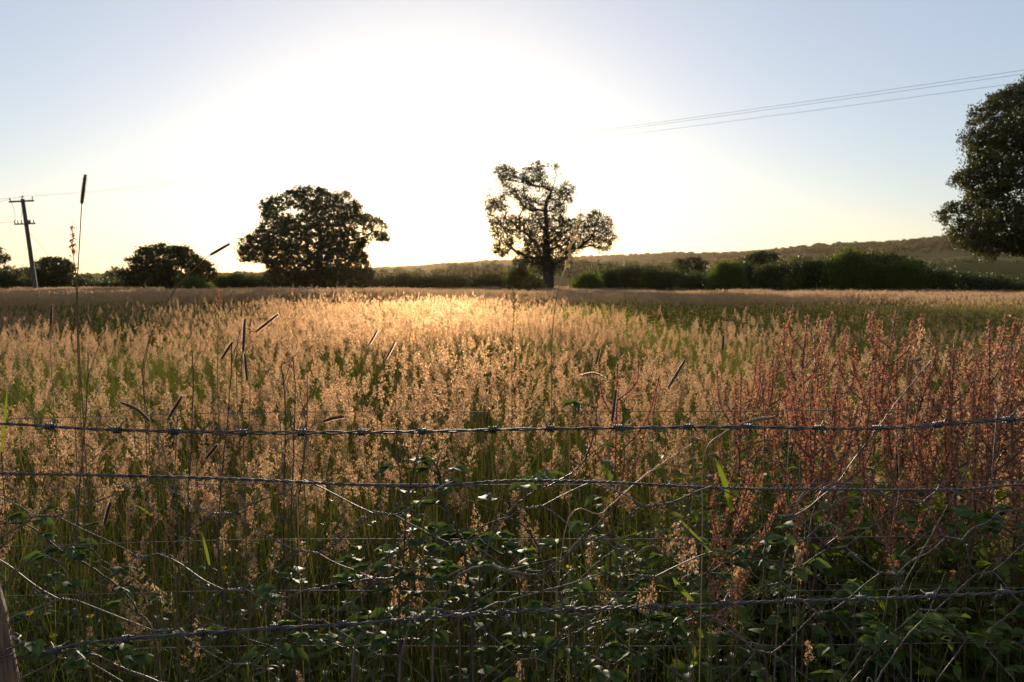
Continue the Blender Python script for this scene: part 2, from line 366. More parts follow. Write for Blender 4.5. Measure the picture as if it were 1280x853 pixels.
GM = [M['blade'], M['culm'], M['seed'], M['yellow']]
def tuft(seed, rad, nbl, npan, hb, hp, wid=0.0042, cw=0.0010, detail=1.0, size=0.0031, L=0.095, yellow=0, mats=None):
    rng = np.random.default_rng(seed); mb = MB()
    blades(mb, nbl, rng, rad, hb[0], hb[1], wid, 0)
    for k in range(npan + yellow):
        r = rad * math.sqrt(rng.uniform()); th = rng.uniform(0, 2 * np.pi); b = np.array([r * math.cos(th), r * math.sin(th), -0.02])
        h = rng.uniform(*hp); ln = rng.normal(0, 0.10, 2) * h
        pts = [b + np.array([ln[0] * t ** 1.7, ln[1] * t ** 1.7, h * t]) for t in (0, 0.35, 0.7, 1.0)]
        wv = np.array([math.cos(th * 3), math.sin(th * 3), 0]) * cw
        Vv = []
        for i, q in enumerate(pts): Vv += [q - wv * (1 - 0.15 * i), q + wv * (1 - 0.15 * i)]
        mb.add(Vv, [(0, 1, 3, 2), (2, 3, 5, 4), (4, 5, 7, 6)], 1)
        d = pts[3] - pts[2]
        if k >= npan:
            for j in range(5):
                a = j * 1.2566; e = pts[3] + np.array([math.cos(a), math.sin(a), 0.5]) * 0.009 * (size / 0.0033)
                s_ = np.array([-math.sin(a), math.cos(a), 0]) * 0.006 * (size / 0.0033)
                mb.add([pts[3], e - s_, e * 1.0 + np.array([0, 0, .003]), e + s_], [(0, 1, 2, 3)], 3)
            continue
        panicle(mb, rng, pts[3], d, L * rng.uniform(0.7, 1.25), max(4, int(20 * detail)), max(3, int(15 * detail)), size, 2, 1, thick=cw * 0.3, branch=detail > 0.6)
    return mb.mesh('tuft', mats or GM)

near_t = [tuft(10 + i, 0.24, 62, n, (0.34, 0.80), (0.60, 0.92)) for i, n in enumerate((11, 15, 12, 7, 4, 2))] + \
         [tuft(20 + i, 0.24, 95, n, (0.35, 0.80), (0.55, 0.85), yellow=1 - i) for i, n in enumerate((2, 1))] + \
         [tuft(25, 0.24, 60, 3, (0.3, 0.68), (0.55, 0.80), yellow=3)]
mid_t = [tuft(30 + i, 0.34, 70, n, (0.34, 0.76), (0.58, 0.86), wid=0.006, cw=0.0015, detail=0.75, size=0.0043, L=0.088, yellow=y)
         for i, (n, y) in enumerate(((20, 0), (26, 1), (15, 1), (5, 1), (1, 2), (0, 6)))]
far_t = [tuft(40 + i, 0.8, 110, n, (0.30, 0.68), (0.56, 0.82), wid=0.018, cw=0.003, detail=0.5, size=0.012, L=0.11, mats=[M['far_blade'], M['culm'], M['far_seed'], M['yellow']])
         for i, n in enumerate((80, 90, 70, 20, 3))]

def greenness(x, y):
    """0 = pink seed heads, 1 = green grass, from place to place"""
    g_ = 0.33 + 0.45 * vnoise(x / 2.6, y / 3.1, 11) + 0.35 * vnoise(x / 9, y / 7, 12) + 0.25 * vnoise(x / 0.8, y / 0.8, 13)
    band = np.exp(-((y - 20) / 11.0) ** 2) * np.clip((x + 1) / 5, 0, 1)           # greener, flowery strip on the right
    return g_ + 1.7 * band

def field(name, label, seed, y0, y1, dens, srcs, picker, smin, smax):
    rng = np.random.default_rng(seed)
    W = 0.70 * y1 + 1.6; n = int(dens * 2 * W * (y1 - y0))
    x = rng.uniform(-W, W, n); y = rng.uniform(y0, y1, n)
    k = np.abs(x) < 0.70 * y + 1.4; x, y = x[k], y[k]
    z = ground_h(x, y); g_ = greenness(x, y) + rng.normal(0, 0.12, len(x))
    idx = picker(g_, rng, x, y)
    hv = 1 + 0.10 * vnoise(x / 1.7, y / 1.7, 21) + 0.09 * vnoise(x / 7, y / 5, 22)
    rot = np.stack([rng.normal(0, 0.05, len(x)), rng.normal(0, 0.05, len(x)), rng.uniform(0, 6.28, len(x))], 1)
    return scatter(name, label, 'grass', np.stack([x, y, z], 1), rot, rng.uniform(smin, smax, len(x)) * hv, idx, srcs)

def pick_near(g_, rng, x, y):
    i = np.where(g_ < 0.25, rng.integers(0, 4, len(g_)), np.where(g_ < 0.55, rng.choice([1, 3, 4, 4], len(g_)), rng.choice([4, 5, 6, 8], len(g_))))
    close = y < 2.3 + 0.25 * rng.normal(size=len(y))
    return np.where(close, rng.choice([5, 6, 7, 6], len(g_)), i)
field('meadow_grass', 'tall flowering meadow grass close behind the fence, pink seed heads over green blades', 1, 1.55, 9.5, 15, near_t, pick_near, 0.85, 1.12)
field('meadow_grass', 'golden meadow grass in the middle of the field with scattered yellow flowers', 2, 9.0, 27, 8.5, mid_t,
      lambda g_, rng, x, y: np.where(g_ < 0.35, rng.integers(0, 3, len(g_)), np.where(g_ < 0.6, 3, np.where(rng.uniform(size=len(g_)) < 0.4, 5, 4))), 0.85, 1.12)
field('meadow_grass', 'pale golden meadow grass at the far end of the field below the trees', 3, 26, 76, 3.0, far_t,
      lambda g_, rng, x, y: np.where(g_ < 0.55, rng.integers(0, 3, len(g_)), np.where(g_ < 0.8, 3, 4)), 0.85, 1.12)

# ---------------------------------------------------------------- trees
def inside(P, poly):
    x, y = P[:, 0], P[:, 1]; c = np.zeros(len(P), bool); n = len(poly)
    for i in range(n):
        (x1, y1), (x2, y2) = poly[i], poly[(i + 1) % n]
        with np.errstate(divide='ignore', invalid='ignore'):
            c ^= ((y1 > y) != (y2 > y)) & (x < (x2 - x1) * (y - y1) / (y2 - y1 + 1e-12) + x1)
    return c
def edge_dist(P, poly):
    d = np.full(len(P), 1e9); n = len(poly)
    for i in range(n):
        a, b = np.array(poly[i], float), np.array(poly[(i + 1) % n], float); ab = b - a
        t = np.clip(((P - a) @ ab) / (ab @ ab), 0, 1); d = np.minimum(d, np.linalg.norm(P - (a + t[:, None] * ab), axis=1))
    return d
def crown_and_trunk(root, D, poly, base_px, seed, trunk_r, n=900, leaf=0.17, per=22, cl_r=0.36, mat='oak_leaf', fork=0.35, deep=0.8, gap=0.0, gap_fn=None, gs=1.5, limbs=16):
    """poly: outline of the crown in photograph pixels; the crown fills a rounded volume of that outline at distance D"""
    rng = np.random.default_rng(seed); rnd = random.Random(seed); s = D / F
    bx = at(base_px, 360, D).x; base = Vector((bx, D, float(ground_h(bx, D))))
    lo = np.min(poly, axis=0); hi = np.max(poly, axis=0)
    P = rng.uniform(lo, hi, (n * 12, 2)); P = P[inside(P, poly)]
    ed = edge_dist(P, poly) * s
    k = ed > cl_r * 0.25; P, ed = P[k], ed[k]
    half = deep * np.sqrt(ed * (2 * ed.max() - ed).clip(0.05)) + 0.25
    cl = np.zeros((len(P), 3)); w_ = at(*P[0], D)
    A_, B_ = (P[:, 0] - 640) / F, (426.5 - P[:, 1]) / F
    sc_ = D / (math.cos(PITCH) + B_ * math.sin(PITCH))
    cl[:, 0] = A_ * sc_; cl[:, 1] = D + rng.uniform(-1, 1, len(P)) * half; cl[:, 2] = CAM_H + (-math.sin(PITCH) + B_ * math.cos(PITCH)) * sc_
    g1 = vnoise(cl[:, 0] / gs + seed, cl[:, 2] / gs * 1.25, seed) * .75 + .5 * vnoise(cl[:, 0] / gs * 2.3, cl[:, 2] / gs * 2.3, seed + 1) + .3 * vnoise(cl[:, 1] / gs, cl[:, 0] / gs + 9, seed + 2)
    th = gap if gap_fn is None else gap + gap_fn(P[:, 0], P[:, 1])
    k = g1 > th - 0.55; cl = cl[k][:n]
    # well spread limb ends
    idx = [0]; dm = np.linalg.norm(cl - cl[0], axis=1)
    for _ in range(limbs - 1):
        j = int(np.argmax(dm * rng.uniform(.8, 1, len(cl)))); idx.append(j); dm = np.minimum(dm, np.linalg.norm(cl - cl[j], axis=1))
    ctr = np.array([bx, D, base.z + (cl[:, 2].max() - base.z) * .5])
    cens = [ctr + (cl[j] - ctr) * 0.8 for j in idx]
    # skeleton: trunk, limbs to lobe centres, twigs to clumps
    zb = base.z; zlow = min(c[2] for c in cens); ztop = max(c[2] for c in cens)
    H = ztop - zb
    nodes, par = [np.array(base)], [-1]
    tx = np.mean([c[0] for c in cens]); 
    for t_ in np.linspace(0.12, 1, 9):
        sway = np.array([rnd.uniform(-.12, .12), rnd.uniform(-.12, .12), 0]) * (t_ > 0.3)
        nodes.append(np.array([base.x + (tx - base.x) * 0.4 * t_ ** 2, base.y, zb + H * 0.82 * t_]) + sway); par.append(len(nodes) - 2)
    def attach(pt, nseg, bend):
        P = np.array(nodes); d = pt - P; dist = np.linalg.norm(d, axis=1)
        cost = dist + 0.9 * np.maximum(P[:, 2] - pt[2] + 0.25 * np.hypot(d[:, 0], d[:, 1]), 0) + (P[:, 2] < zb + H * fork * 0.7) * 5
        i = int(np.argmin(cost)); a = P[i]; prev = i
        for k in range(1, nseg + 1):
            t_ = k / nseg; q = a + (pt - a) * t_
            q = q + np.array([0, 0, 1]) * bend * math.sin(math.pi * t_) * dist[i] + np.array([rnd.uniform(-1, 1), rnd.uniform(-1, 1), rnd.uniform(-1, 1)]) * 0.05 * dist[i] * (k < nseg)
            nodes.append(q); par.append(prev); prev = len(nodes) - 1
    for c in sorted(cens, key=lambda c: abs(c[0] - base.x) + abs(c[1] - D)): attach(c, 4, -0.08)
    order = np.argsort(np.linalg.norm(cl - np.array([base.x, D, zb + H * 0.4]), axis=1))
    for i in order[::max(1, len(cl) // 600)]: attach(cl[i], 2, 0.03)
    kids = [0] * len(nodes)
    wgt = [1.0 if True else 0] * len(nodes)
    for i in range(len(nodes) - 1, 0, -1): wgt[par[i]] += wgt[i]
    tot = wgt[0]
    rad = [max(0.012, trunk_r * (w_ / tot) ** 0.56) for w_ in wgt]
    rad[0] = trunk_r * 1.35
    tb = MB()
    has = {}
    for i in range(1, len(nodes)): has.setdefault(par[i], []).append(i)
    main = {p_: max(ch, key=lambda c: wgt[c]) for p_, ch in has.items()}
    starts = [(0, None)] + [(c, p_) for p_, ch in has.items() for c in ch if c != main[p_]]
    for st_, pr in starts:
        chain = [] if pr is None else [pr]; r_ = [] if pr is None else [min(rad[pr], rad[st_] * 1.2)]
        c = st_
        while True:
            chain.append(c); r_.append(rad[c])
            if c not in main: break
            c = main[c]
        if len(chain) > 1: tb.tube([nodes[q] for q in chain], r_, 7 if max(r_) > 0.12 else (4 if max(r_) > 0.03 else 3), cap=False)
    # root flare
    tb.build('trunk', M['bark'], root, smooth=True)
    n = len(cl); cnt = rng.poisson(per, n); idx = np.repeat(np.arange(n), cnt)
    rr_ = (cl_r * rng.uniform(0.4, 1.5, n))[idx]
    off = rng.normal(size=(len(idx), 3)); off /= np.linalg.norm(off, axis=1)[:, None]
    off *= (rng.uniform(0, 1, len(idx)) ** 0.45)[:, None] * rr_[:, None]; off[:, 2] *= 0.7
    cb = MB(); cb.leaves(cl[idx] + off, leaf, rng)
    cb.build('crown', M[mat], root)
    return n

def tree(name, label, cat, D, base_px, poly, seed, trunk_r, group=None, **kw):
    x = at(base_px, 360, D).x
    root = thing(name, label, cat, (x, D, float(ground_h(x, D))), group)
    crown_and_trunk(root, D, poly, base_px, seed, trunk_r, **kw)
    return root

def zoomed(pts, ox, oy, k): return [(ox + x / k, oy + y / k) for x, y in pts]
def blob(cx, cy, rx, ry, n=14, seed=0):
    q = random.Random(seed); return [(cx + rx * math.cos(6.283 * i / n) * q.uniform(.85, 1.12), cy - ry * math.sin(6.283 * i / n) * q.uniform(.85, 1.12)) for i in range(n)]
tree('oak_tree', 'broad dark round-crowned oak left of the glare, short thick trunk hidden in low leaves', 'tree', 70, 402,
     zoomed([(80, 575), (110, 500), (160, 480), (200, 440), (215, 380), (190, 340), (215, 295), (260, 290), (320, 255), (400, 235), (480, 222), (540, 240), (590, 265), (650, 248), (700, 275),
             (725, 320), (735, 360), (800, 380), (850, 400), (870, 430), (855, 470), (885, 500), (875, 520), (820, 520), (790, 545), (740, 560), (780, 600), (770, 640), (810, 670), (800, 730),
             (740, 760), (600, 775), (400, 775), (260, 765), (215, 710), (230, 650), (190, 640), (150, 620), (100, 640)], 280, 180, 4.265),
     3, 0.6, n=4200, per=20, leaf=0.17, cl_r=0.34, gap=-0.08, gap_fn=lambda x, y: np.where(y < 290, .14, 0) - .25 * (y > 325), deep=.7, limbs=26)
tree('oak_tree', 'tallest lone oak standing against the glare, sparse open top and visible trunk', 'tree', 70, 685,
     zoomed([(300, 560), (340, 520), (300, 480), (310, 440), (275, 370), (285, 290), (290, 235), (370, 225), (340, 180), (310, 140), (340, 115), (410, 95), (440, 130), (470, 160), (485, 90),
             (505, 130), (540, 90), (600, 100), (640, 95), (700, 115), (740, 140), (720, 200), (770, 230), (745, 290), (775, 330), (720, 360), (700, 390), (760, 385), (800, 370), (870, 345),
             (940, 380), (970, 430), (960, 470), (995, 500), (960, 540), (945, 590), (890, 575), (840, 545), (790, 580), (750, 600), (740, 660), (700, 700), (650, 715), (600, 700), (550, 700),
             (480, 690), (400, 700), (430, 640), (430, 600), (360, 610)], 540, 180, 4.265),
     7, 0.52, n=4600, per=13, leaf=0.13, cl_r=0.42, gap=0.13, gap_fn=lambda x, y: np.where(y < 268, .17, 0) + np.where(x < 645, .10, 0) - .40 * ((y > 278) & (y < 335) & (x > 655)), deep=.55, gs=0.8, limbs=34)
tree('field_tree', 'large leafy tree filling the right edge of the picture, branches over the far hedge', 'tree', 45, 1345,
     zoomed([(470, 80), (452, 100), (400, 120), (370, 135), (340, 160), (305, 175), (300, 230), (275, 265), (280, 310), (295, 330), (285, 365), (245, 385), (240, 430), (290, 440), (260, 480),
             (195, 490), (200, 530), (225, 560), (240, 600), (235, 630), (290, 640), (320, 660), (380, 640), (452, 660), (700, 680), (850, 550), (870, 250), (700, 80), (560, 60)], 1100, 60, 2.51),
     12, 0.55, n=6000, per=26, leaf=0.14, cl_r=0.36, gap=0.13, deep=.6, gs=1.5, limbs=30)
tree('field_tree', 'low wide spreading tree between the leaning pole and the broad oak', 'tree', 72, 212,
     zoomed([(578, 625), (640, 590), (620, 550), (660, 530), (690, 495), (760, 490), (800, 478), (850, 495), (910, 495), (950, 530), (1000, 560), (1050, 590), (1045, 640), (1000, 690), (620, 695)], 0, 180, 3.878),
     15, 0.4, n=1500, per=20, cl_r=.34, gap=-0.05, gs=0.9, limbs=18)
tree('field_tree', 'small rounded tree right behind the foot of the leaning pole', 'tree', 74, 70,
     zoomed([(152, 600), (180, 570), (220, 550), (290, 550), (340, 570), (370, 610), (350, 650), (330, 690), (190, 695), (160, 640)], 0, 180, 3.878), 16, 0.3, n=600, per=20, cl_r=.32, gap=.05, limbs=12)
tree('field_tree', 'green tree cut off by the left edge of the picture', 'tree', 66, -15,
     [(-58, 345), (-50, 318), (-30, 300), (-8, 305), (4, 318), (10, 325), (11, 335), (18, 345), (17, 362), (-50, 365)], 17, 0.3, n=900, per=22, cl_r=.32, gap=.05, limbs=12)
tree('field_tree', 'round dark tree rising beyond the right hedge, the left one of two', 'tree', 130, 863, blob(863, 334, 25, 13, seed=1), 18, 0.4, n=200, leaf=.3, per=26, cl_r=0.6, gap=0, limbs=8)
tree('field_tree', 'round dark tree rising beyond the right hedge, the right one of two', 'tree', 120, 954, blob(954, 327, 24, 13, seed=2), 19, 0.4, n=200, leaf=.3, per=26, cl_r=0.6, gap=0, limbs=8)
tree('distant_tree', 'flat-topped small tree far away right of the leaning pole', 'tree', 190, 106, blob(106, 348, 12, 4, seed=3), 20, 0.3, n=60, leaf=.4, per=26, cl_r=0.7, gap=0, limbs=6)

def hedge(name, label, cat, prof, seed, depth=1.6, dens=1.0, leaf=0.16, mat='hedge_leaf', group=None):
    """prof: (px, top py, distance) along the hedge"""
    rng = np.random.default_rng(seed); rnd = random.Random(seed)
    pts = [at(a, b, c) for a, b, c in prof]; mid = pts[len(pts) // 2]
    root = thing(name, label, cat, (mid.x, mid.y, float(ground_h(mid.x, mid.y))), group)
    lens = [(pts[i + 1] - pts[i]).length for i in range(len(pts) - 1)]; cl = []; st = MB()
    for i, l in enumerate(lens):
        n = max(2, int(l / 0.55))
        for k in range(n):
            q = pts[i].lerp(pts[i + 1], (k + rnd.random()) / n); gz_ = float(ground_h(q.x, q.y)); top = q.z + rnd.gauss(0, 0.14) + 0.22 * math.sin(q.x * 1.1 + seed) * math.sin(q.x * .43)
            h = max(top - gz_, 0.4)
            for s_ in range(2):
                bx, by = q.x + rnd.uniform(-.3, .3), q.y + rnd.uniform(-depth, depth) * 0.4
                st.tube([(bx, by, gz_ - .1), (bx + rnd.uniform(-.3, .3), by + rnd.uniform(-.3, .3), gz_ + h * 0.5), (bx + rnd.uniform(-.5, .5), by + rnd.uniform(-.5, .5), gz_ + h * .92)],
                        [0.035, 0.022, 0.01], 4, cap=False)
            m_ = int(h * 30 * dens) + 3
            for j in range(m_):
                zz = rnd.random() ** 0.8; wd = depth * math.sqrt(max(1 - (zz - 0.15) ** 2, 0.05))
                cl.append((q.x + rnd.uniform(-.45, .45), q.y + rnd.choice((-1, 1)) * wd * rnd.random() ** 0.5, gz_ + 0.1 + (h - 0.25) * zz))
    cl = np.array(cl); cnt = rng.poisson(26, len(cl)); idx = np.repeat(np.arange(len(cl)), cnt)
    off = rng.normal(0, 0.22, (len(idx), 3))
    cb = MB(); cb.leaves(cl[idx] + off, leaf, rng)
    st.build('stems', M['bark'], root); cb.build('foliage', M[mat], root)
    return root

hedge('hedge', 'long dark overgrown hedge along the far right edge of the field', 'hedge',
      [(722, 353, 73), (768, 334, 72), (813, 333, 71), (866, 344, 70), (899, 333, 69), (954, 332, 68), (1017, 323, 67), (1094, 315, 66), (1130, 322, 65), (1160, 335, 64), (1198, 339, 63), (1234, 350, 62), (1290, 358, 61), (1400, 352, 58)], 31, 2.2)
hedge('hedge', 'low hedge between the two big oaks, veiled by the evening glow', 'hedge',
      [(448, 352, 78), (480, 346, 77), (520, 345, 76), (560, 344, 76), (600, 345, 76), (640, 346, 75)], 32, 1.5)
hedge('hedge', 'dark hedge behind the small trees at the left end of the field', 'hedge',
      [(-80, 349, 95), (0, 349, 92), (60, 349, 90), (130, 351, 88), (180, 350, 86), (250, 349, 84), (330, 345, 82), (350, 346, 80)], 33, 1.6)
for i, (x0, x1, top, D, sd, lab) in enumerate([
        (636, 664, 337, 71, 41, 'pale green bush left of the tall oak trunk'),
        (655, 676, 350, 68, 42, 'low green bush at the foot of the tall oak'),
        (722, 748, 343, 68, 43, 'light green bush at the left end of the dark hedge'),
        (890, 926, 331, 66, 44, 'bright leafy shrub in front of the dark hedge, below two distant trees'),
        (1040, 1095, 317, 64, 45, 'tallest light green shrub on top of the right hedge'),
        (1108, 1150, 325, 63, 46, 'light green shrub by the right hedge, next to the tallest one'),
        (228, 262, 345, 69, 47, 'yellow green bush under the low spreading tree')]):
    c = (x0 + x1) / 2
    hedge('shrub', lab, 'shrub', [(x0, top + 9, D), (x0 * .7 + x1 * .3, top + 1, D), (c, top, D), (x0 * .3 + x1 * .7, top + 2, D), (x1, top + 10, D)], sd, 0.9, 1.0, 0.15, 'shrub_leaf')

# far woods on the hills: one mass
def wood_blob(seed, squat):
    rng = np.random.default_rng(seed); mb = MB()
    n = 34; c = rng.normal(size=(n, 3)); c /= np.linalg.norm(c, axis=1)[:, None]; c *= rng.uniform(0.6, 1, n)[:, None] * np.array([4.6, 4.6, 3.6 * squat]); c[:, 2] += 5.0 * squat
    idx = np.repeat(np.arange(n), 14)
    mb.leaves(c[idx] + rng.normal(0, 0.8, (len(idx), 3)), 1.7, rng)
    return mb.mesh('wood', [M['hedge_leaf']])
rng = np.random.default_rng(77)
n = 60000
d = np.sqrt(rng.uniform(480 ** 2, 2300 ** 2, n)); a = rng.uniform(-0.72, 0.72, n); x, y = d * np.sin(a), d * np.cos(a)
v = vnoise(x / 210, y / 210, 51) + 0.5 * vnoise(x / 70, y / 70, 52)
v += np.where(d > 1750, 0.5, 0)
row = (np.abs(vnoise(x / 160, y / 160, 55)) < 0.035)      # hedgerow trees
k = (v > 0.28) | (row & (rng.uniform(size=n) < 0.7)); x, y, d = x[k], y[k], d[k]
k = rng.uniform(size=len(x)) < np.clip(0.25 + d / 1600, 0, 1); x, y = x[k][:11000], y[k][:11000]
z = ground_h(x, y); rot = np.zeros((len(x), 3)); rot[:, 2] = rng.uniform(0, 6.28, len(x))
scatter('distant_woodland', 'woods and hedgerow trees covering the distant hills', 'woodland', np.stack([x, y, z - 0.8], 1), rot, rng.uniform(0.7, 1.25, len(x)), rng.integers(0, 4, len(x)),
        [wood_blob(i, 0.9 + 0.1 * i) for i in range(4)])

# ---------------------------------------------------------------- leaning pole and overhead wires
PD = 65.0
pb = at(47, 372, PD); pb.z = float(ground_h(pb.x, pb.y)); pt = at(28.5, 249, PD)
pole = thing('utility_pole', 'leaning wooden electricity pole with two crossarms at the left', 'utility pole', pb)
mb = MB(); mb.tube([pb - Vector((0, 0, .3)), pb.lerp(pt, .5), pt], [0.19, 0.165, 0.14], 12); mb.build('pole_shaft', M['pole'], pole, smooth=True)
ad = Vector((0.93, -0.36, 0)).normalized()
ez = (pt - pb).normalized(); rotm = Matrix((ad, ad.cross(Vector((0, 0, 1))) * -1, Vector((0, 0, 1)))).transposed()
up = Vector((0, 0, 1))
ca = pt + Vector((0, -0.17, -0.20)); mb = MB(); mb.box(ca, (2.75, 0.10, 0.13), rotm); arm = mb.build('crossarm', M['pole'], pole)
tops = []
def insulator(parent, c, s_=1.0):
    mb = MB(); mb.tube([c, c + up * .16 * s_], 0.018, 6)
    mb.tube([c + up * h * s_ for h in (.10, .12, .16, .18, .24, .27)], [q * s_ for q in (.05, .085, .085, .05, .055, .02)], 10)
    o = mb.build('insulator', M['porcelain'], parent, smooth=True)
for s_ in (-1.28, 0, 1.28):
    c = ca + ad * s_ + up * 0.065
    if s_ == 0: c = pt + Vector((0, 0, 0.0))
    insulator(pole, c); tops.append(c + up * 0.25)
cb_ = pb.lerp(pt, 0.755) + Vector((0, -0.19, 0)); mb = MB(); mb.box(cb_, (2.3, 0.09, 0.11), rotm); mb.build('crossarm', M['pole'], pole)
for s_ in (-1.1, -0.75, -0.35, 0.45, 0.62, 1.05):
    mb = MB(); c = cb_ + ad * s_ + up * .05
    mb.tube([c, c + up * .05, c + up * .12, c + up * .2, c + up * .26], [.03, .07, .05, .07, .03], 8); mb.build('insulator', M['porcelain'], pole, smooth=True)
for s_, e in ((-1.0, -1.28), (-.4, 0)):
    a_, b_ = cb_ + ad * s_ + up * .25, ca + ad * e + up * .3
    mb = MB(); mb.tube(smoothpath([a_, a_.lerp(b_, .5) + ad * .12, b_], 5), 0.012, 4); mb.build('jumper_cable', M['cable'], pole)
mb = MB(); a_ = pb.lerp(pt, .70); e = Vector((pb.x + 4.3, pb.y - .5, float(ground_h(pb.x + 4.3, pb.y)))); mb.tube([a_, e], 0.012, 4)
q = a_.lerp(e, .40); mb.tube([q - (e - a_).normalized() * .12, q, q + (e - a_).normalized() * .12], [.02, .07, .02], 8); mb.build('stay_wire', M['cable'], pole)
def span(a_, b_, sag, r=0.014, n=40):
    return [a_.lerp(b_, t / n) - up * (sag * 4 * (t / n) * (1 - t / n)) for t in range(n + 1)]
nxt = Vector((34.0, 7.0, 0)); 
for i, (tp, lab) in enumerate(zip(tops, ('uppermost of three overhead wires crossing the sky at right', 'middle of three overhead wires crossing the sky at right', 'lowest of three overhead wires crossing the sky at right'))):
    off = (i - 1) * 1.25
    e = Vector((nxt.x + 0.45 * off, nxt.y + 0.9 * off, (7.43, 7.55, 7.56)[i]))
    mb = MB(); mb.tube(span(tp, e, 0.75), 0.0045, 5, cap=False)
    o = mb.build('overhead_wire', M['cable']); o['label'] = lab; o['category'] = 'wire'; o['group'] = 'overhead wires right of the leaning pole'
for i, (a_, px, py, lab) in enumerate(((tops[0], -120, 256, 'upper overhead wire running out left from the leaning pole top'),
                                       (tops[1], -120, 275, 'overhead wire sloping left from the middle of the pole top'),
                                       (cb_ - ad * 1.1 + up * .2, -120, 281, 'overhead wire running left from the lower crossarm'))):
    mb = MB(); mb.tube(span(a_, at(px, py, 60), 0.15), 0.010, 5, cap=False)
    o = mb.build('overhead_wire', M['cable']); o['label'] = lab; o['category'] = 'wire'; o['group'] = 'overhead wires left of the leaning pole'

# ---------------------------------------------------------------- barbed wire fence
FD = 1.25
fence = thing('barbed_wire_fence', 'weathered barbed wire fence with sagging hexagonal netting across the whole foreground', 'fence', (-1.0, FD, 0))
def wire_path(px_pts, D):
    pts = [at(a, b, D) for a, b in px_pts]; return smoothpath(pts, 26)
def resample(P, step):
    out = [P[0]]; acc = 0
    for a_, b_ in zip(P[:-1], P[1:]):
        l = (b_ - a_).length; t_ = step - acc
        while t_ <= l: out.append(a_.lerp(b_, t_ / l)); t_ += step
        acc = (acc + l) % step if l >= step - acc else acc + l
    return out
def barbed(px_pts, D, seed, barb_step, r=0.00145, pitch=0.055, name='barbed_wire', loose=1.0):
    rnd = random.Random(seed)
    P = resample(wire_path(px_pts, D), 0.004); mb = MB()
    ph = 0; A, B = [], []
    for i, p_ in enumerate(P):
        ph += 2 * math.pi * 0.004 / pitch * (1 + 0.5 * math.sin(i * 0.011 + seed))
        rr_ = r * (1.0 + 0.55 * loose * max(0, math.sin(i * 0.023 + seed * 2)))
        dz, dy = math.cos(ph) * rr_, math.sin(ph) * rr_
        A.append(p_ + Vector((0, dy, dz))); B.append(p_ - Vector((0, dy, dz)))
    mb.tube(A[::2], r, 6, cap=False); mb.tube(B[::2], r, 6, cap=False)
    wire = mb.build(name, M['galv'], fence, smooth=True)
    if barb_step:
        s_ = rnd.uniform(0.01, 0.05)
        while s_ < 0.004 * (len(P) - 3):
            i = int(s_ / 0.004); c = P[i]; t_ = (P[i + 1] - P[i - 1]).normalized(); b = MB()
            b1 = up.cross(t_).normalized(); b2 = t_.cross(b1)
            n_ = 30; hl = 0.0062
            coil = [c + t_ * (-hl + 2 * hl * k / n_) + (b1 * math.cos(k * 0.72) + b2 * math.sin(k * 0.72)) * (r * 3.1) for k in range(n_ + 1)]
            b.tube(coil, r * 1.05, 5)
            a0 = rnd.uniform(0, 6.28)
            for q, (cc, sg) in enumerate(((coil[0], -1), (coil[-1], 1), (coil[8], -1), (coil[18], 1))):
                an_ = a0 + q * 1.7 + rnd.uniform(-.3, .3); dr = (b1 * math.cos(an_) + b2 * math.sin(an_)) + t_ * sg * rnd.uniform(.2, .7)
                tip = cc + dr.normalized() * rnd.uniform(0.011, 0.020)
                b.tube([cc, cc.lerp(tip, .7), tip], [r * .9, r * .85, r * .15], 5)
            o = b.build('barb', M['galv'], None, smooth=True)
            o.parent = wire; o.matrix_parent_inverse = Matrix.Identity(4)
            s_ += barb_step * rnd.uniform(0.88, 1.12)
    return wire
barbed([(-420, 527), (-200, 529), (0, 530), (125, 537), (300, 541), (390, 541), (520, 540), (640, 537), (800, 535), (920, 534), (1050, 536), (1120, 535), (1200, 529), (1280, 524), (1500, 520), (1750, 522)], FD, 1, 0.104)
barbed([(-420, 590), (-200, 590), (0, 592), (200, 596), (320, 600), (440, 606), (540, 608), (640, 601), (760, 603), (900, 610), (1050, 612), (1200, 612), (1280, 606), (1500, 600), (1750, 602)], FD + .015, 2, 0, pitch=0.022, name='twisted_wire', loose=0.2)
barbed([(-420, 838), (-200, 832), (20, 822), (100, 805), (175, 797), (330, 786), (440, 780), (530, 772), (600, 767), (700, 762), (860, 757), (960, 752), (1100, 748), (1280, 740), (1500, 733), (1750, 730)], FD - .03, 3, 0.118, r=0.0015, loose=1.4)

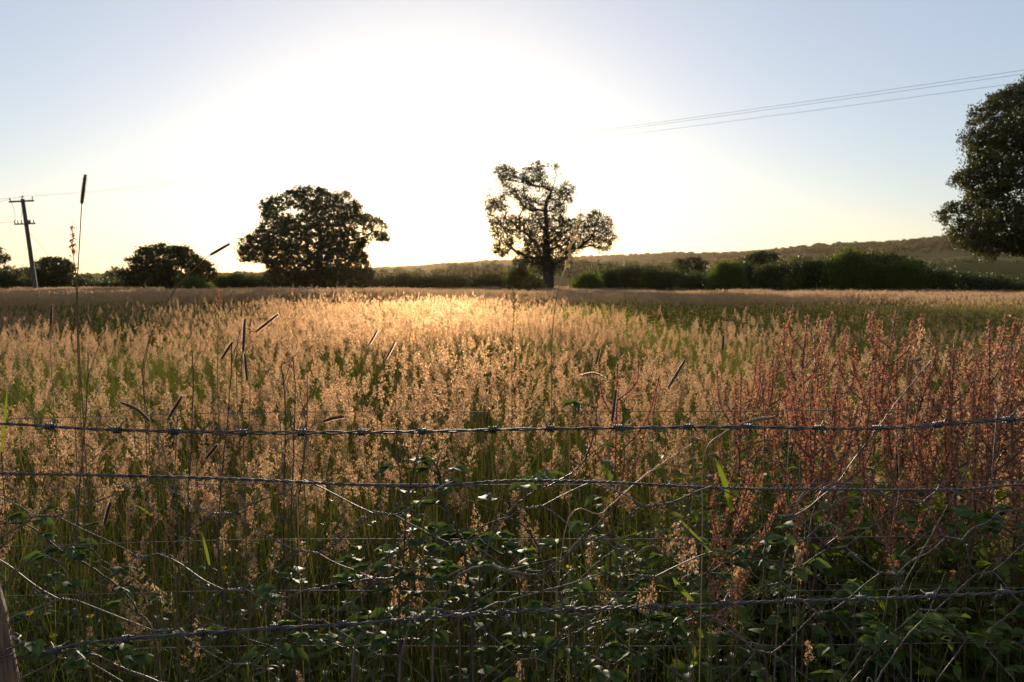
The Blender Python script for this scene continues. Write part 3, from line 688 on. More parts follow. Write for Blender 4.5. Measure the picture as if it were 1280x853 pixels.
# netting: each mesh meets its neighbours in a short horizontal twist
cols = {-2: (-150,), -1: (-45,), 0: (66,), 1: (183,), 2: (281,), 3: (384,), 4: (480,), 5: (572,), 6: (666,), 7: (743,), 8: (812,), 9: (898,), 10: (980,), 11: (1047,), 12: (1120,), 13: (1176,), 14: (1243,), 15: (1310,), 16: (1390,), 17: (1480,)}
over = {(0, 0): (57, 645), (1, 1): (180, 698), (2, 0): (278, 642), (3, 1): (383, 693), (4, 0): (480, 642), (5, 1): (572, 681), (0, 2): (78, 757), (2, 2): (285, 744), (4, 2): (480, 734),
        (1, 3): (192, 800), (3, 3): (385, 787), (5, 3): (565, 776), (4, 4): (480, 836), (2, 4): (290, 848), (6, 0): (668, 634), (7, 1): (743, 677), (6, 2): (660, 726), (8, 2): (812, 727), (7, 3): (737, 781),
        (8, 0): (813, 632), (9, 1): (905, 692), (9, 3): (888, 782), (10, 0): (983, 645), (11, 1): (1050, 688), (10, 2): (974, 737), (12, 2): (1118, 724), (12, 0): (1142, 626), (14, 2): (1241, 723),
        (11, 3): (1041, 777), (13, 3): (1172, 774), (12, 4): (1105, 823), (14, 0): (1260, 639), (13, 1): (1196, 676), (15, 1): (1312, 672), (10, 4): (965, 832), (14, 4): (1238, 815), (15, 3): (1305, 765)}
net = MB(); rnd = random.Random(5); N_ = {}
for i in cols:
    for j in range(-1, 9):
        if (i + j) % 2: continue
        x, y = over.get((i, j), (cols[i][0] + rnd.uniform(-6, 6), 643 + 50 * j + rnd.uniform(-4, 4) - (10 if i > 6 else 0)))
        if j == -1: y = 601 + (6 if i > 8 else 0)
        N_[(i, j)] = at(x, y, FD + 0.02 + 0.035 * math.sin(i * 1.3 + j * 0.9)) + Vector((0, 0.012 * max(j, 0), 0))
for (i, j), c in N_.items():
    hw = 0.017 if i < 6 else 0.013
    tl = Vector((hw, rnd.uniform(-.004, .004), rnd.uniform(-.002, .002)))
    if j >= 0:
        A, B = [], []
        for k in range(21):
            q = c + tl * (k / 10 - 1); A.append(q + Vector((0, math.cos(k * .95), math.sin(k * .95))) * .0013); B.append(q - Vector((0, math.cos(k * .95), math.sin(k * .95))) * .0013)
        net.tube(A, .00105, 5, cap=False); net.tube(B, .00105, 5, cap=False)
    for dj in (-1, 1):
        e = N_.get((i + 1, j + dj))
        if e is None: continue
        a_ = c + (tl if j >= 0 else Vector((0, 0, 0))); b_ = e - (Vector((hw, 0, 0)) if j + dj >= 0 else Vector((0, 0, 0)))
        d_ = b_ - a_; pp = [a_ - Vector((.002, 0, 0)), a_, a_ + d_ * .3 + Vector((0, rnd.uniform(-.004, .004), rnd.uniform(-.003, .004))), a_ + d_ * .7 + Vector((0, rnd.uniform(-.004, .004), rnd.uniform(-.004, .003))), b_]
        net.tube(smoothpath(pp, 5), .0012, 5, cap=False)
net.build('wire_netting', M['rust'], fence, smooth=True)
# leaning post at the lower left corner
mb = MB(); a_ = at(-10, 1150, FD - .06); a_.z = -0.1; top = at(-36, 600, FD - .06)
pb2 = at(4, 860, FD - .06)
d_ = (at(-22, 735, FD - .06) - at(2, 853, FD - .06)).normalized()
base = at(2, 853, FD - .06) - d_ * 1.05; head = at(2, 853, FD - .06) + d_ * 0.40
base.z = max(base.z, -0.1)
P = [base.lerp(head, k / 14) for k in range(15)]
mb.tube(P, [0.021 + 0.0025 * math.sin(k * 1.9) for k in range(15)], 14); mb.build('post', M['post'], fence, smooth=True)
# wire turns round the post
mb = MB(); c = at(2, 815, FD - .06)
mb.tube([c + Vector((math.cos(k * .6) * .026, math.sin(k * .6) * .026, .02 - k * .0009)) for k in range(22)], .0015, 5); mb.build('tie_wire', M['galv'], fence, smooth=True)

# ---- thin square-mesh stock fence behind it
sf = thing('stock_fence', 'thin square wire stock netting just behind the barbed wire', 'fence', (0, 1.55, 0))
for k, (yl, yr) in enumerate(((524, 513), (612, 604), (683, 672), (745, 738), (815, 806))):
    mb = MB(); mb.tube(wire_path([(-350, yl + 1), (0, yl), (320, yl * .6 + yr * .4 - 4), (640, yr + 2), (960, yr + 1), (1280, yr - 3), (1600, yr)], 1.52 + 0.02 * math.sin(k * 2)), 0.0008, 5, cap=False)
    mb.build('line_wire', M['rust'], sf, smooth=True)
for k in range(15):
    x = -290 + k * 128; mb = MB(); e = 6 * math.sin(k * 3)
    mb.tube(wire_path([(x, 514 + (524 - 514) * max(0, 1 - x / 900) - 2), (x + e, 608), (x - e, 680), (x + e * .5, 745), (x, 812), (x, 900)], 1.525), 0.0008, 5, cap=False)
    mb.build('stay_wire', M['rust'], sf, smooth=True)

# ---------------------------------------------------------------- timothy grass heads
def timothy(head0, head1, D, label, stem=None, bend=0.0, r=0.0027, group='timothy grass stalks over the field', pale=False):
    rng = np.random.default_rng(int(head0[0] * 7 + head0[1])); rnd = random.Random(int(head0[0]))
    a_, b_ = at(*head0, D), at(*head1, D); L = (b_ - a_).length
    foot = Vector((a_.x + (a_.x - b_.x) * 1.2 + rnd.uniform(-.05, .05), D + rnd.uniform(-.04, .1), float(ground_h(a_.x, D))))
    root = thing('timothy_grass', label, 'grass stalk', foot, group)
    mids = [at(*q, D) for q in (stem or [])]
    if mids:
        foot.x = mids[-1].x; root.location = foot; e_ = mids[-1]
        mids += [e_.lerp(foot, .12), e_.lerp(foot, .35), e_.lerp(foot, .65)]
    if not mids: mids = [a_ + (a_ - b_) * 0.9 + Vector((0, 0, -0.03)), foot.lerp(a_, .45) + Vector((rnd.uniform(-.02, .02), 0, 0))]
    st = smoothpath([a_.lerp(b_, .2)] + [a_] + mids + [foot - Vector((0, 0, .03))], 6)
    mb = MB(); mb.tube(st, [0.0006 + 0.0004 * min(1, k / 14) for k in range(len(st))], 5, cap=False); mb.build('stem', M['straw'] if pale else M['culm'], root, smooth=True)
    side = (b_ - a_).cross(Vector((0, 1, 0))).normalized()
    hp = smoothpath([a_, a_.lerp(b_, .5) + side * bend * L, b_], 10)
    rad = [r * (0.45 + 0.55 * math.sin(math.pi * min(1, .12 + k / (len(hp) - 1) * .86)) ** .45) for k in range(len(hp))]
    mb = MB(); mb.tube(hp, rad, 9); n = 1500
    tt = rng.uniform(0, 1, n) * (len(hp) - 1.01); i0 = tt.astype(int); H = np.array([list(q) for q in hp]); fr = (tt - i0)[:, None]
    c = H[i0] * (1 - fr) + H[i0 + 1] * fr; ax = H[i0 + 1] - H[i0]; ax /= np.linalg.norm(ax, axis=1)[:, None]
    o = np.cross(ax, rng.normal(size=(n, 3))); o /= np.linalg.norm(o, axis=1)[:, None]
    rr_ = np.array(rad)[i0][:, None]
    p0 = c + o * rr_ * 0.8; ln = rng.uniform(.6, 1.0, n)[:, None] * (0.0044 if not pale else .004); p1 = p0 + (o * .8 + ax * .6) * ln
    wv = np.cross(o, ax) * 0.00034
    mb.add(np.stack([p0 - wv, p0 + wv, p1], 1).reshape(-1, 3), np.arange(3 * n).reshape(-1, 3), 1)
    mb.build('seed_head', [M['straw'] if pale else M['timothy'], M['bristle']], root)
T = timothy
T((102.5, 255), (107, 219), 1.45, 'tall upright dark timothy head against the sky beside the leaning pole', [(100, 300), (97, 370), (101, 470)])
T((263, 319), (287, 305), 1.7, 'slanting dark timothy head against the sky above the low spreading tree', [(248, 332), (215, 368), (180, 450)])
T((64, 407), (65, 381), 1.9, 'short upright timothy head in the field at far left')
T((304, 440), (306, 399), 1.65, 'upper of two touching upright timothy heads, left field')
T((309, 476), (306, 442), 1.75, 'lower of two touching upright timothy heads, left field')
T((277, 449), (291, 427), 1.9, 'small tilted timothy head left of the touching pair')
T((320, 415), (348, 393), 1.8, 'strongly slanting timothy head right of the touching pair')
T((461, 432), (472, 413), 2.2, 'left of two small tilted timothy heads under the broad oak')
T((482, 450), (494, 428), 2.2, 'right of two small tilted timothy heads under the broad oak')
T((745, 455), (750, 437), 2.4, 'small tilted timothy head near the red dock spike')
T((835, 485), (856, 450), 1.6, 'long slanting timothy head in the middle right of the field')
T((765, 527), (770, 487), 1.5, 'long upright timothy head touching the top barbed wire')
T((903, 438), (904, 419), 2.2, 'short upright timothy head left of the red dock patch')
T((187, 526), (151, 503), 1.45, 'pale arching timothy head just above the top barbed wire at left', [(200, 545), (215, 620)], bend=-.09)
T((212, 521), (228, 495), 1.6, 'slim tilted timothy head above the top barbed wire at left')
T((404, 527), (430, 521), 1.5, 'nearly level timothy head above the top barbed wire', [(392, 531), (380, 560)], bend=.04)
T((378, 602), (400, 605), 1.45, 'small level timothy head on the plain twisted wire', [(372, 604), (372, 640)], bend=.08, pale=True)
T((258, 573), (272, 556), 1.6, 'small tilted timothy head between the upper two wires at left')
T((921, 533), (968, 522), 1.3, 'pale curved seed head lying on the top barbed wire at right', [(905, 541), (880, 570)], bend=.05, pale=True)
T((723, 516), (724, 503), 1.9, 'very short dark seed head just above the top wire, beside the dock spike')
T((131, 655), (138, 628), 1.5, 'tilted seed head in the shade below the twisted wire at left')
T((1144, 452), (1156, 442), 1.9, 'small pale bent seed head among the dock plants', bend=-.1, pale=True)
T((725, 470), (757, 473), 1.8, 'thin pale arching seed head left of the red dock spike', [(718, 480), (712, 520)], bend=.15, pale=True, r=.0018)

# loose pale ear in front of the tall oak, and a lumpy spike by the pole
def ear(px_list, D, label, seed, L=0.09, mat='straw', size=.0032, spread=.16, group=None, nb=18, ns=7):
    rng = np.random.default_rng(seed); pts = [at(a, b, D) for a, b in px_list]; foot = Vector((pts[-1].x, D, float(ground_h(pts[-1].x, D))))
    root = thing('seeding_grass', label, 'grass stalk', foot, group)
    st = smoothpath(pts + [pts[-1].lerp(foot, q_) for q_ in (.12, .35, .65)] + [foot - Vector((0, 0, .03))], 6); mb = MB(); mb.tube(st, [0.0006 + .0004 * min(1, k / 20) for k in range(len(st))], 5, cap=False)
    mb.build('stem', M['culm'], root, smooth=True)
    d_ = np.array(st[0] - st[5]); mb = MB(); b = np.array(st[0]) - d_ / np.linalg.norm(d_) * L * .5
    panicle(mb, rng, b, d_, L, nb, ns, size, 0, 1, spread=spread); mb.build('seed_head', [M[mat], M['culm']], root)
ear([(716, 300), (709, 330), (699, 356), (690, 420)], 1.6, 'pale feathery grass ear leaning in front of the tall oak', 1, .12, size=.0042, spread=.10)
ear([(91, 300), (92, 322), (95, 345), (97, 420)], 1.5, 'lumpy reddish seed spike beside the tall upright timothy head', 2, .06, 'dock', .0030, .10)
ear([(192, 412), (188, 425), (180, 470)], 1.7, 'dark drooping ear in the left field below the low spreading tree', 3, .05, 'culm', .003, .25)
ear([(643, 376), (642, 392), (640, 440)], 1.9, 'small dark ear in the field below the tall oak', 4, .045, 'culm', .003, .18)
ear([(648, 432), (649, 450), (650, 500)], 2.2, 'thin upright ear in the middle of the field', 5, .06, 'seed', .003, .12)
ear([(272, 370), (273, 400), (272, 470)], 1.9, 'slim reddish ear at the edge of the broad oak shadow', 6, .06, 'dock', .003, .10)
ear([(1150, 430), (1146, 470), (1140, 560)], 1.9, 'tall tan ear rising from the dock patch', 7, .09, 'seed', .004, .2)
ear([(1002, 700), (1000, 740), (992, 853)], 1.3, 'tan feathery grass ear in the shade, crossing the lowest barbed wire', 8, .075, 'seed', .0032, .16, nb=22, ns=9)
ear([(1012, 812), (1008, 850), (1004, 900)], 1.3, 'tan feathery grass ear at the bottom of the picture', 9, .05, 'seed', .003, .2)
ear([(205, 745), (222, 775), (240, 860)], 1.35, 'pale broken grass ear above the lowest barbed wire at left', 10, .07, 'straw', .003, .22)

# ---------------------------------------------------------------- dock plants
def dock_kind(seed, h, nbr, leaves=13):
    rng = np.random.default_rng(seed); rnd = random.Random(seed)
    st, se, lf = MB(), MB(), MB()
    main = [Vector((0, 0, -.03)), Vector((.01, 0, h * .3)), Vector((rnd.uniform(-.03, .03), .01, h * .65)), Vector((rnd.uniform(-.05, .05), rnd.uniform(-.03, .03), h))]
    mp_ = smoothpath(main, 8); st.tube(mp_, [0.0042 - 0.0030 * k / (len(mp_) - 1) for k in range(len(mp_))], 6, cap=False)
    runs = [(mp_, .76, 1.0)]
    for b in range(nbr):
        t_ = .68 + .28 * b / nbr; q = mp_[int(t_ * (len(mp_) - 1))]; a = b * 2.4 + rnd.uniform(-.4, .4); l = h * rnd.uniform(.16, .28) * (1.25 - t_ * .6); l = min(l, (1.02 - t_) * h)
        dv = Vector((math.cos(a) * .55, math.sin(a) * .55, 1)).normalized()
        bp = smoothpath([q, q + dv * l * .5 + Vector((math.cos(a), math.sin(a), 0)) * .02, q + dv * l + Vector((0, 0, .02))], 6)
        st.tube(bp, [0.0018 - .0011 * k / (len(bp) - 1) for k in range(len(bp))], 5, cap=False); runs.append((bp, .25, 1.0))
    for path, t0, t1 in runs:
        L = sum((b - a).length for a, b in zip(path[:-1], path[1:])) * (t1 - t0); whorls = int(L / .0075)
        for k in range(whorls):
            t_ = t0 + (t1 - t0) * k / whorls; f_ = t_ * (len(path) - 1); i = min(int(f_), len(path) - 2); c = np.array(path[i].lerp(path[i + 1], f_ - i))
            m_ = rng.integers(7, 16); taper = 1 - .55 * (t_ - t0) / (t1 - t0)
            se.leaves(c + rng.normal(0, .0058 * taper, (m_, 3)), .0064, rng, .8)
    for k in range(leaves):
        a = rnd.uniform(0, 6.28); z0 = h * rnd.uniform(.2, .72); L = rnd.uniform(.05, .13); w_ = L * .17
        dv = Vector((math.cos(a), math.sin(a), 0)); sd = Vector((-math.sin(a), math.cos(a), 0)); V_ = []
        for j in range(7):
            t_ = j / 6; c = Vector((0, 0, z0)) + dv * L * t_ + Vector((0, 0, L * (.9 * t_ - .8 * t_ * t_))); ww = w_ * math.sin(math.pi * min(.97, t_ * .92 + .08)) ** .8
            V_ += [c - sd * ww + up * .25 * ww, c, c + sd * ww + up * .25 * ww]
        lf.add(V_, [(3 * j + q, 3 * j + q + 1, 3 * j + q + 4, 3 * j + q + 3) for j in range(6) for q in (0, 1)])
    return st.mesh('stem', M['dock_stem'], True), se.mesh('seed_clusters', M['dock']), lf.mesh('leaves', M['dock_leaf'])
def dock_proto(seed, h, nbr):
    r = thing('dock_plant', '', 'dock plant', (0, 0, 0), 'rust red dock plants at the right of the field')
    for nm, me in zip(('stem', 'seed_clusters', 'leaves'), dock_kind(seed, h, nbr)):
        o = bpy.data.objects.new(nm, me); C.objects.link(o); o.parent = r
    return r, h
protos = [dock_proto(100 + i, h, n_) for i, (h, n_) in enumerate(((1.0, 9), (1.0, 6), (1.0, 12), (1.0, 7), (1.0, 10)))]
docks = [ # tip px, py, distance, lean, label
    (1005, 392, 2.6, .14, 'dock spike with a thin forked tip, left end of the tall red group'), (1030, 388, 2.7, .20, 'tall dock spike leaning right over the shaded strip, beside the thin forked one'),
    (1107, 388, 2.5, .0, 'tallest upright dock spike standing clear above the red patch'), (1236, 400, 2.2, .08, 'thick red dock spike against the shaded grass near the right edge'),
    (1262, 415, 2.3, .22, 'brown dock spike leaning right at the right edge'), (1180, 432, 2.3, .0, None), (1210, 430, 2.1, .12, None), (1150, 455, 2.2, .1, None), (1085, 440, 2.4, -.05, None),
    (1050, 455, 2.3, .1, None), (985, 432, 2.7, .18, None), (960, 440, 2.8, 0, None), (935, 468, 2.5, .1, None), (1020, 470, 2.1, -.1, None), (1120, 470, 2.0, .05, None), (1275, 440, 2.0, .1, None),
    (1195, 480, 1.9, -.1, None), (1245, 480, 1.8, .05, None), (1065, 505, 1.9, .12, None), (990, 500, 2.0, -.06, None), (1140, 520, 1.8, .1, None), (1300, 430, 2.1, 0, None), (1330, 450, 1.9, 0, None),
    (765, 455, 2.3, .02, 'lone red dock spike in the middle, touching the long upright timothy head'), (930, 590, 1.6, .25, 'low reddish dock leaning right between the lower wires'), (1270, 500, 1.9, 0, None)]
rnd = random.Random(9)
for i, (px, py, D, ln, lab) in enumerate(docks):
    src, h = protos[i % 5]; tip = at(px, py, D); H = max(tip.z, .3) * math.sqrt(1 + ln * ln); x = tip.x - math.tan(ln) * tip.z
    gz_ = float(ground_h(x, D)); lab = lab or 'rust red dock plant in the crowded patch at the right of the field'
    sc = (tip.z - gz_) / math.cos(ln)
    if i < 5:
        r = src; r['label'] = lab
    else: r = copy_thing(src, (0, 0, 0), 0, 1, lab)
    # narrow, single stems keep a slim habit; turn about own axis, then lean to the right
    r.location = (x, D, gz_); r.scale = (sc * (.8 if i == 24 else 1), sc * (.8 if i == 24 else 1), sc)
    r.rotation_mode = 'XYZ'; r.rotation_euler = (Matrix.Rotation(ln, 4, 'Y') @ Matrix.Rotation(rnd.uniform(0, 6.28), 4, 'Z')).to_euler()

# ---------------------------------------------------------------- bramble stems, dead sticks, undergrowth
def leaf_blade(mb, base, dirv, L, rnd, mi=0, wr=.36, curl=.25, teeth=False):
    """one pointed oval leaf with a folded midrib"""
    d_ = dirv.normalized(); nrm = Vector((rnd.uniform(-.5, .5), rnd.uniform(-.5, .5), 1)); sd = d_.cross(nrm).normalized(); nv = sd.cross(d_); V_ = []
    K = 6
    for j in range(K + 1):
        t_ = j / K; ww = L * wr * math.sin(math.pi * min(.985, t_ * .9 + .06)) ** .9 * (1 - .25 * t_)
        if teeth: ww *= 1 + (.10 if j % 2 else -.06)
        c = base + d_ * L * t_ - nv * curl * L * t_ * t_
        V_ += [c - sd * ww + nv * ww * .35, c, c + sd * ww + nv * ww * .35]
    mb.add(V_, [(3 * j + q, 3 * j + q + 1, 3 * j + q + 4, 3 * j + q + 3) for j in range(K) for q in (0, 1)], mi)
def stick(name, label, cat, pts, D, r, mat, group=None, dz=0.06, twigs=0, leaves=0, seed=0, to_ground=False, D2=None):
    rnd = random.Random(seed + int(pts[0][0])); n = len(pts)
    P = [at(a, b, D + (0 if D2 is None else (D2 - D) * i / (n - 1)) + (rnd.uniform(-dz, dz) * .4 if 0 < i < n - 1 else 0)) for i, (a, b) in enumerate(pts)]
    if to_ground: P.append(Vector((P[-1].x + rnd.uniform(-.03, .03), P[-1].y + .03, float(ground_h(P[-1].x, P[-1].y)) - .02)))
    root = thing(name, label, cat, P[-1], group); sp_ = smoothpath(P, 8); m_ = len(sp_)
    for i in range(1, m_ - 1): sp_[i] = sp_[i] + Vector((rnd.gauss(0, 1), rnd.gauss(0, 1), rnd.gauss(0, 1))) * r * .35
    mb = MB(); mb.tube(sp_, [r * (.55 + .45 * i / (m_ - 1)) for i in range(m_)], 7)
    for k in range(twigs):
        i = rnd.randrange(2, m_ - 2); dv = (sp_[i] - sp_[i + 1]).normalized(); a = Vector((rnd.uniform(-1, 1), rnd.uniform(-.5, .5), rnd.uniform(-.2, 1))); q = sp_[i]; l = rnd.uniform(.02, .07)
        mb.tube([q, q + (dv + a * .8) * l * .5, q + (dv * .8 + a) * l], [r * .5, r * .35, r * .15], 5)
    if cat == 'bramble':
        for k in range(m_ * 2):
            i = rnd.randrange(0, m_ - 1); q = sp_[i].lerp(sp_[i + 1], rnd.random()); a = Vector((rnd.uniform(-1, 1), rnd.uniform(-1, 1), rnd.uniform(-1, 1))).normalized()
            mb.tube([q, q + a * (r + .004)], [.0007, .0001], 4, cap=False)
    mb.build('stem', M[mat], root, smooth=True)
    if leaves:
        lb = MB()
        for k in range(leaves):
            i = rnd.randrange(1, m_ - 1); q = sp_[i]; a = rnd.uniform(0, 6.28); pd = Vector((math.cos(a), math.sin(a) * .8, rnd.uniform(.1, .8))).normalized(); pl = rnd.uniform(.02, .05); e = q + pd * pl
            lb.tube([q, e], [.0009, .0006], 4, cap=False)
            for s_ in (-1, 0, 1):
                dv = (Vector((pd.x, pd.y, pd.z * .2)) + Vector((-pd.y, pd.x, 0)) * s_ * 1.1).normalized()
                leaf_blade(lb, e, dv, rnd.uniform(.020, .038) * (1.15 if s_ == 0 else .9), rnd, teeth=True)
        lb.build('leaves', M['bramble_leaf'], root)
    return root
B = 'bramble stems tangled in the fence'; G2 = 'dry stems standing behind the fence'
stick('bramble_stem', 'reddish bramble stem arching level between the netting twists, lower middle', 'bramble', [(300, 770), (352, 750), (377, 740), (420, 730), (455, 725), (510, 722), (532, 727), (552, 745), (566, 765), (575, 840)], 1.33, .0022, 'bramble_stem', B, leaves=20, seed=1, to_ground=True)
stick('bramble_stem', 'brown bramble stem climbing right to the knot at the centre of the netting', 'bramble', [(700, 716), (640, 712), (590, 709), (570, 715), (532, 737), (495, 770), (470, 790), (440, 860)], 1.30, .0024, 'dead_stem', B, leaves=14, seed=2, to_ground=True)
stick('bramble_stem', 'thick dark bramble stem bending down from the top wire near the centre', 'bramble', [(530, 572), (546, 583), (552, 610), (560, 640), (575, 672), (585, 720), (590, 800)], 1.42, .0031, 'dark_stem', B, leaves=16, seed=3, twigs=4, to_ground=True)
stick('bramble_stem', 'slim bramble stem hanging from a barb of the top wire near the centre', 'bramble', [(528, 546), (520, 575), (513, 605), (508, 640), (505, 700), (500, 800)], 1.30, .0018, 'dark_stem', B, leaves=8, seed=4, to_ground=True)
stick('bramble_stem', 'forked brown bramble stem reaching up from the netting to the red dock spike', 'bramble', [(748, 480), (745, 520), (739, 553), (725, 582), (693, 605), (668, 614), (640, 637), (615, 670), (600, 720), (590, 820)], 1.34, .0020, 'bramble_stem', B, leaves=8, seed=5, twigs=6, to_ground=True)
stick('bramble_stem', 'bowed double-bent bramble stem right of the centre knot', 'bramble', [(764, 639), (746, 656), (725, 674), (700, 703), (675, 719), (640, 715), (600, 708), (560, 740), (540, 850)], 1.28, .0023, 'dead_stem', B, leaves=6, seed=6, twigs=3, to_ground=True)
stick('dead_stick', 'pale straight stick sloping up to the right above the lowest wire, centre', 'stick', [(760, 713), (700, 733), (640, 749), (590, 768), (500, 830)], 1.24, .0020, 'dead_stem', B, seed=7, to_ground=True)
stick('dead_stick', 'straw-coloured straight stalk crossing the plain twisted wire right of centre', 'stick', [(866, 554), (834, 575), (803, 597), (755, 640), (700, 700)], 1.5, .0014, 'straw', B, seed=8, to_ground=True)
stick('bramble_stem', 'bramble stem low at the bottom left, coming off the post', 'bramble', [(20, 800), (60, 818), (100, 812), (160, 838), (220, 860)], 1.27, .0022, 'bramble_stem', B, leaves=9, seed=9)
stick('bramble_stem', 'long bramble shoot sloping down from the left edge below the twisted wire', 'bramble', [(-30, 660), (30, 655), (80, 690), (130, 720), (170, 760), (200, 850)], 1.45, .0020, 'dark_stem', B, leaves=19, seed=10, to_ground=True)
stick('bramble_stem', 'bramble shoot with shiny leaves along the lowest wire, centre right', 'bramble', [(700, 800), (760, 775), (820, 790), (880, 770), (930, 800), (960, 870)], 1.36, .0022, 'bramble_stem', B, leaves=25, seed=11, to_ground=True)
stick('bramble_stem', 'bramble shoot with shiny leaves at the bottom, left of centre', 'bramble', [(330, 820), (390, 800), (450, 812), (520, 800), (560, 850)], 1.38, .0022, 'bramble_stem', B, leaves=25, seed=12, to_ground=True)
stick('bramble_stem', 'leafy bramble shoot in the dark lower right corner', 'bramble', [(1060, 860), (1110, 800), (1170, 790), (1230, 810), (1290, 860)], 1.35, .0024, 'bramble_stem', B, leaves=32, seed=13, to_ground=True)
stick('bramble_stem', 'leafy bramble shoot under the plain wire at the right edge', 'bramble', [(1120, 700), (1170, 660), (1230, 650), (1290, 690), (1330, 780)], 1.5, .0024, 'dark_stem', B, leaves=28, seed=14, to_ground=True)
stick('bramble_stem', 'leafy bramble shoot in shade, right of the centre line', 'bramble', [(860, 730), (920, 700), (980, 705), (1040, 740), (1070, 830)], 1.5, .0024, 'dark_stem', B, leaves=28, seed=15, to_ground=True)
stick('bramble_stem', 'bramble shoot with pale lit leaves below the hanging dark stem, centre', 'bramble', [(440, 720), (500, 690), (560, 672), (620, 690), (650, 760)], 1.42, .0022, 'dark_stem', B, leaves=28, seed=16, to_ground=True)
stick('bramble_stem', 'leafy bramble shoot along the bottom edge, centre', 'bramble', [(590, 860), (640, 822), (700, 812), (760, 830), (800, 870)], 1.36, .0022, 'bramble_stem', B, leaves=32, seed=17, to_ground=True)
stick('dead_stick', 'long pale stalk rising steeply in the lower right corner', 'stick', [(1182, 715), (1160, 765), (1130, 800), (1095, 853), (1080, 900)], 1.28, .0016, 'dead_stem', B, seed=18, to_ground=True)
stick('dead_stick', 'long stem sloping up through the dock patch to the right', 'stick', [(1215, 575), (1180, 640), (1130, 730), (1100, 800)], 1.4, .0015, 'dead_stem', B, seed=19, to_ground=True)
stick('dead_stick', 'brown stem sloping up to the right between the docks across the top wire', 'stick', [(1165, 450), (1118, 506), (1085, 552), (1053, 596), (1010, 680)], 1.7, .0017, 'bramble_stem', B, seed=20, twigs=5, to_ground=True)
for i, (x0, y0, x1, lab) in enumerate(((290, 430, 276, 'dark dry stem between the touching timothy heads and the top wire'), (240, 438, 237, 'dark dry stem above the third barb from the left'), (352, 455, 357, 'dry forked stem, left one of the pair left of the level timothy head'),
        (366, 445, 366, 'dry forked stem, right one of the pair left of the level timothy head'), (384, 490, 374, 'dry stem right beside the level timothy head'), (110, 440, 100, 'dark dry stem below the tall upright timothy stalk'),
        (498, 560, 497, 'upright dark stem crossing the first netting twist left of centre'), (950, 470, 955, 'dry stem at the left of the dock patch'), (1000, 560, 990, 'reddish upright stem below the dock patch'))):
    stick('dry_stem', lab, 'dry stem', [(x0, y0), (x0 * .6 + x1 * .4 + 3, y0 + 60), (x1 - 2, 640), (x1, 720)], 1.62, .0017, 'dark_stem', G2, twigs=9, seed=40 + i, to_ground=True)
rq = random.Random(404)
for i in range(16):                                      # thin dead shoots nobody could tell apart
    x0 = rq.uniform(60, 1240); y0 = rq.uniform(660, 800); dx = rq.choice((-1, 1)) * rq.uniform(60, 150)
    stick('dead_shoot', 'thin dry bramble shoot tangled in the netting near the lowest barbed wire', 'bramble', [(x0, y0), (x0 + dx * .3, y0 + rq.uniform(-45, 0)), (x0 + dx * .65, y0 + rq.uniform(-50, 20)), (x0 + dx, y0 + rq.uniform(20, 60)), (x0 + dx * 1.15, 865)],
          rq.uniform(1.3, 1.55), rq.uniform(.0011, .0018), rq.choice(('dead_stem', 'bramble_stem', 'dark_stem')), 'dry shoots tangled in the netting', leaves=rq.choice((0, 5, 9)), seed=500 + i, twigs=3, to_ground=True)
# a few broad lit grass leaves and dock leaves on their own stalks
for i, (pts, D, lab) in enumerate((([(2, 565), (6, 520), (9, 490)], 1.4, 'bright yellow green blade at the left edge above the top wire'), ([(915, 640), (905, 600), (893, 572)], 1.4, 'bright green upright leaf crossing the plain wire right of centre'),
        ([(888, 690), (865, 665), (850, 650)], 1.38, 'bright green blade leaning left of the lone dock'), ([(866, 752), (850, 735), (841, 722)], 1.3, 'small lit leaf just above the lowest wire'), ([(262, 707), (257, 685), (252, 665)], 1.4, 'bright upright blade in the lower left'),
        ([(190, 645), (176, 635), (160, 628)], 1.4, 'lit blade pointing left below the twisted wire'))):
    P = [at(a, b, D) for a, b in pts]; foot = Vector((P[0].x, D, float(ground_h(P[0].x, D)))); root = thing('grass_leaf', lab, 'grass leaf', foot, 'single bright leaves behind the fence'); mb = MB()
    mb.tube(smoothpath([P[0], P[0].lerp(foot, .5) + Vector((.01, 0, 0)), foot], 5), .001, 5); mb.build('stem', M['culm'], root)
    mb = MB(); sp_ = smoothpath(P, 5); V_ = []
    for j, c in enumerate(sp_):
        t_ = j / (len(sp_) - 1); ww = (.0052 if 'leaf' in lab else .0028) * (math.sin(math.pi * min(.98, .15 + t_ * .85)) ** .7); V_ += [c + Vector((-ww, ww * .4, 0)), c + Vector((0, 0, 0)), c + Vector((ww, ww * .4, 0))]
    mb.add(V_, [(3 * j + q, 3 * j + q + 1, 3 * j + q + 4, 3 * j + q + 3) for j in range(len(sp_) - 1) for q in (0, 1)]); mb.build('blade', M['lit_leaf'], root)

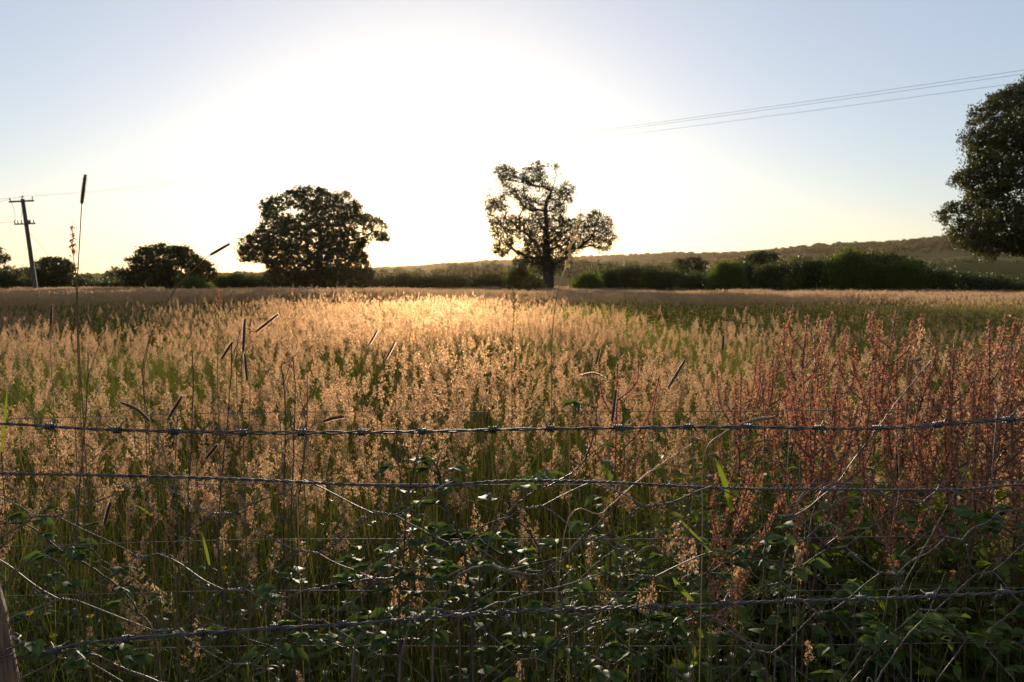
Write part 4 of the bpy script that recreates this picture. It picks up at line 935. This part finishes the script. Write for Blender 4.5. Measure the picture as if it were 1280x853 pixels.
# leafy undergrowth at the fence foot, thicker to the right: one mass
def weed(seed, h, n_, leaf='weed_leaf'):
    rnd = random.Random(seed); mb = MB()
    for s_ in range(3):
        x0, y0 = rnd.uniform(-.08, .08), rnd.uniform(-.08, .08); lx, ly = rnd.uniform(-.12, .12), rnd.uniform(-.12, .12); hh = h * rnd.uniform(.7, 1)
        P = [Vector((x0 + lx * t * t, y0 + ly * t * t, hh * t - .02)) for t in (0, .25, .5, .75, 1)]; mb.tube(P, [.0022, .002, .0016, .0012, .0006], 4, 1, cap=False)
        for k in range(n_):
            t_ = .15 + .85 * (k + .5) / n_; f_ = t_ * 4; i = min(int(f_), 3); q = P[i].lerp(P[i + 1], f_ - i)
            for sg in (0, math.pi):
                a = k * 1.57 + sg + rnd.uniform(-.3, .3); leaf_blade(mb, q, Vector((math.cos(a), math.sin(a), rnd.uniform(-.1, .5))), rnd.uniform(.03, .065) * (1.2 - .6 * t_), rnd, 0, .30, .35)
    return mb.mesh('weed', [M[leaf], M['culm']])
rng = np.random.default_rng(91); n = 1500
x = rng.uniform(-1.9, 2.6, n); y = rng.uniform(1.36, 2.8, n)
k = rng.uniform(size=n) < np.clip(0.30 + 0.35 * (x / 1.2 + .35) - .25 * (y - 1.4) + .5 * (x > .35), .10, 1); x, y = x[k], y[k]
z = ground_h(x, y); rot = np.stack([rng.normal(0, .12, len(x)), rng.normal(0, .12, len(x)), rng.uniform(0, 6.28, len(x))], 1)
scatter('undergrowth', 'dark leafy nettles and weeds at the foot of the fence, thickest at lower right', 'undergrowth', np.stack([x, y, z], 1), rot, rng.uniform(.75, 1.15, len(x)) * (0.88 + .20 * np.clip((x - .2) / .5, 0, 1) * (y > 1.7)), np.where((x > .35) & (y > 1.6) & (rng.uniform(size=len(x)) < .4), rng.integers(5, 7, len(x)), rng.integers(0, 5, len(x))),
        [weed(60 + i, .72 + .05 * i, 8) for i in range(5)] + [weed(70, .92, 10, 'dock_leaf'), weed(71, .98, 10, 'lit_leaf')])
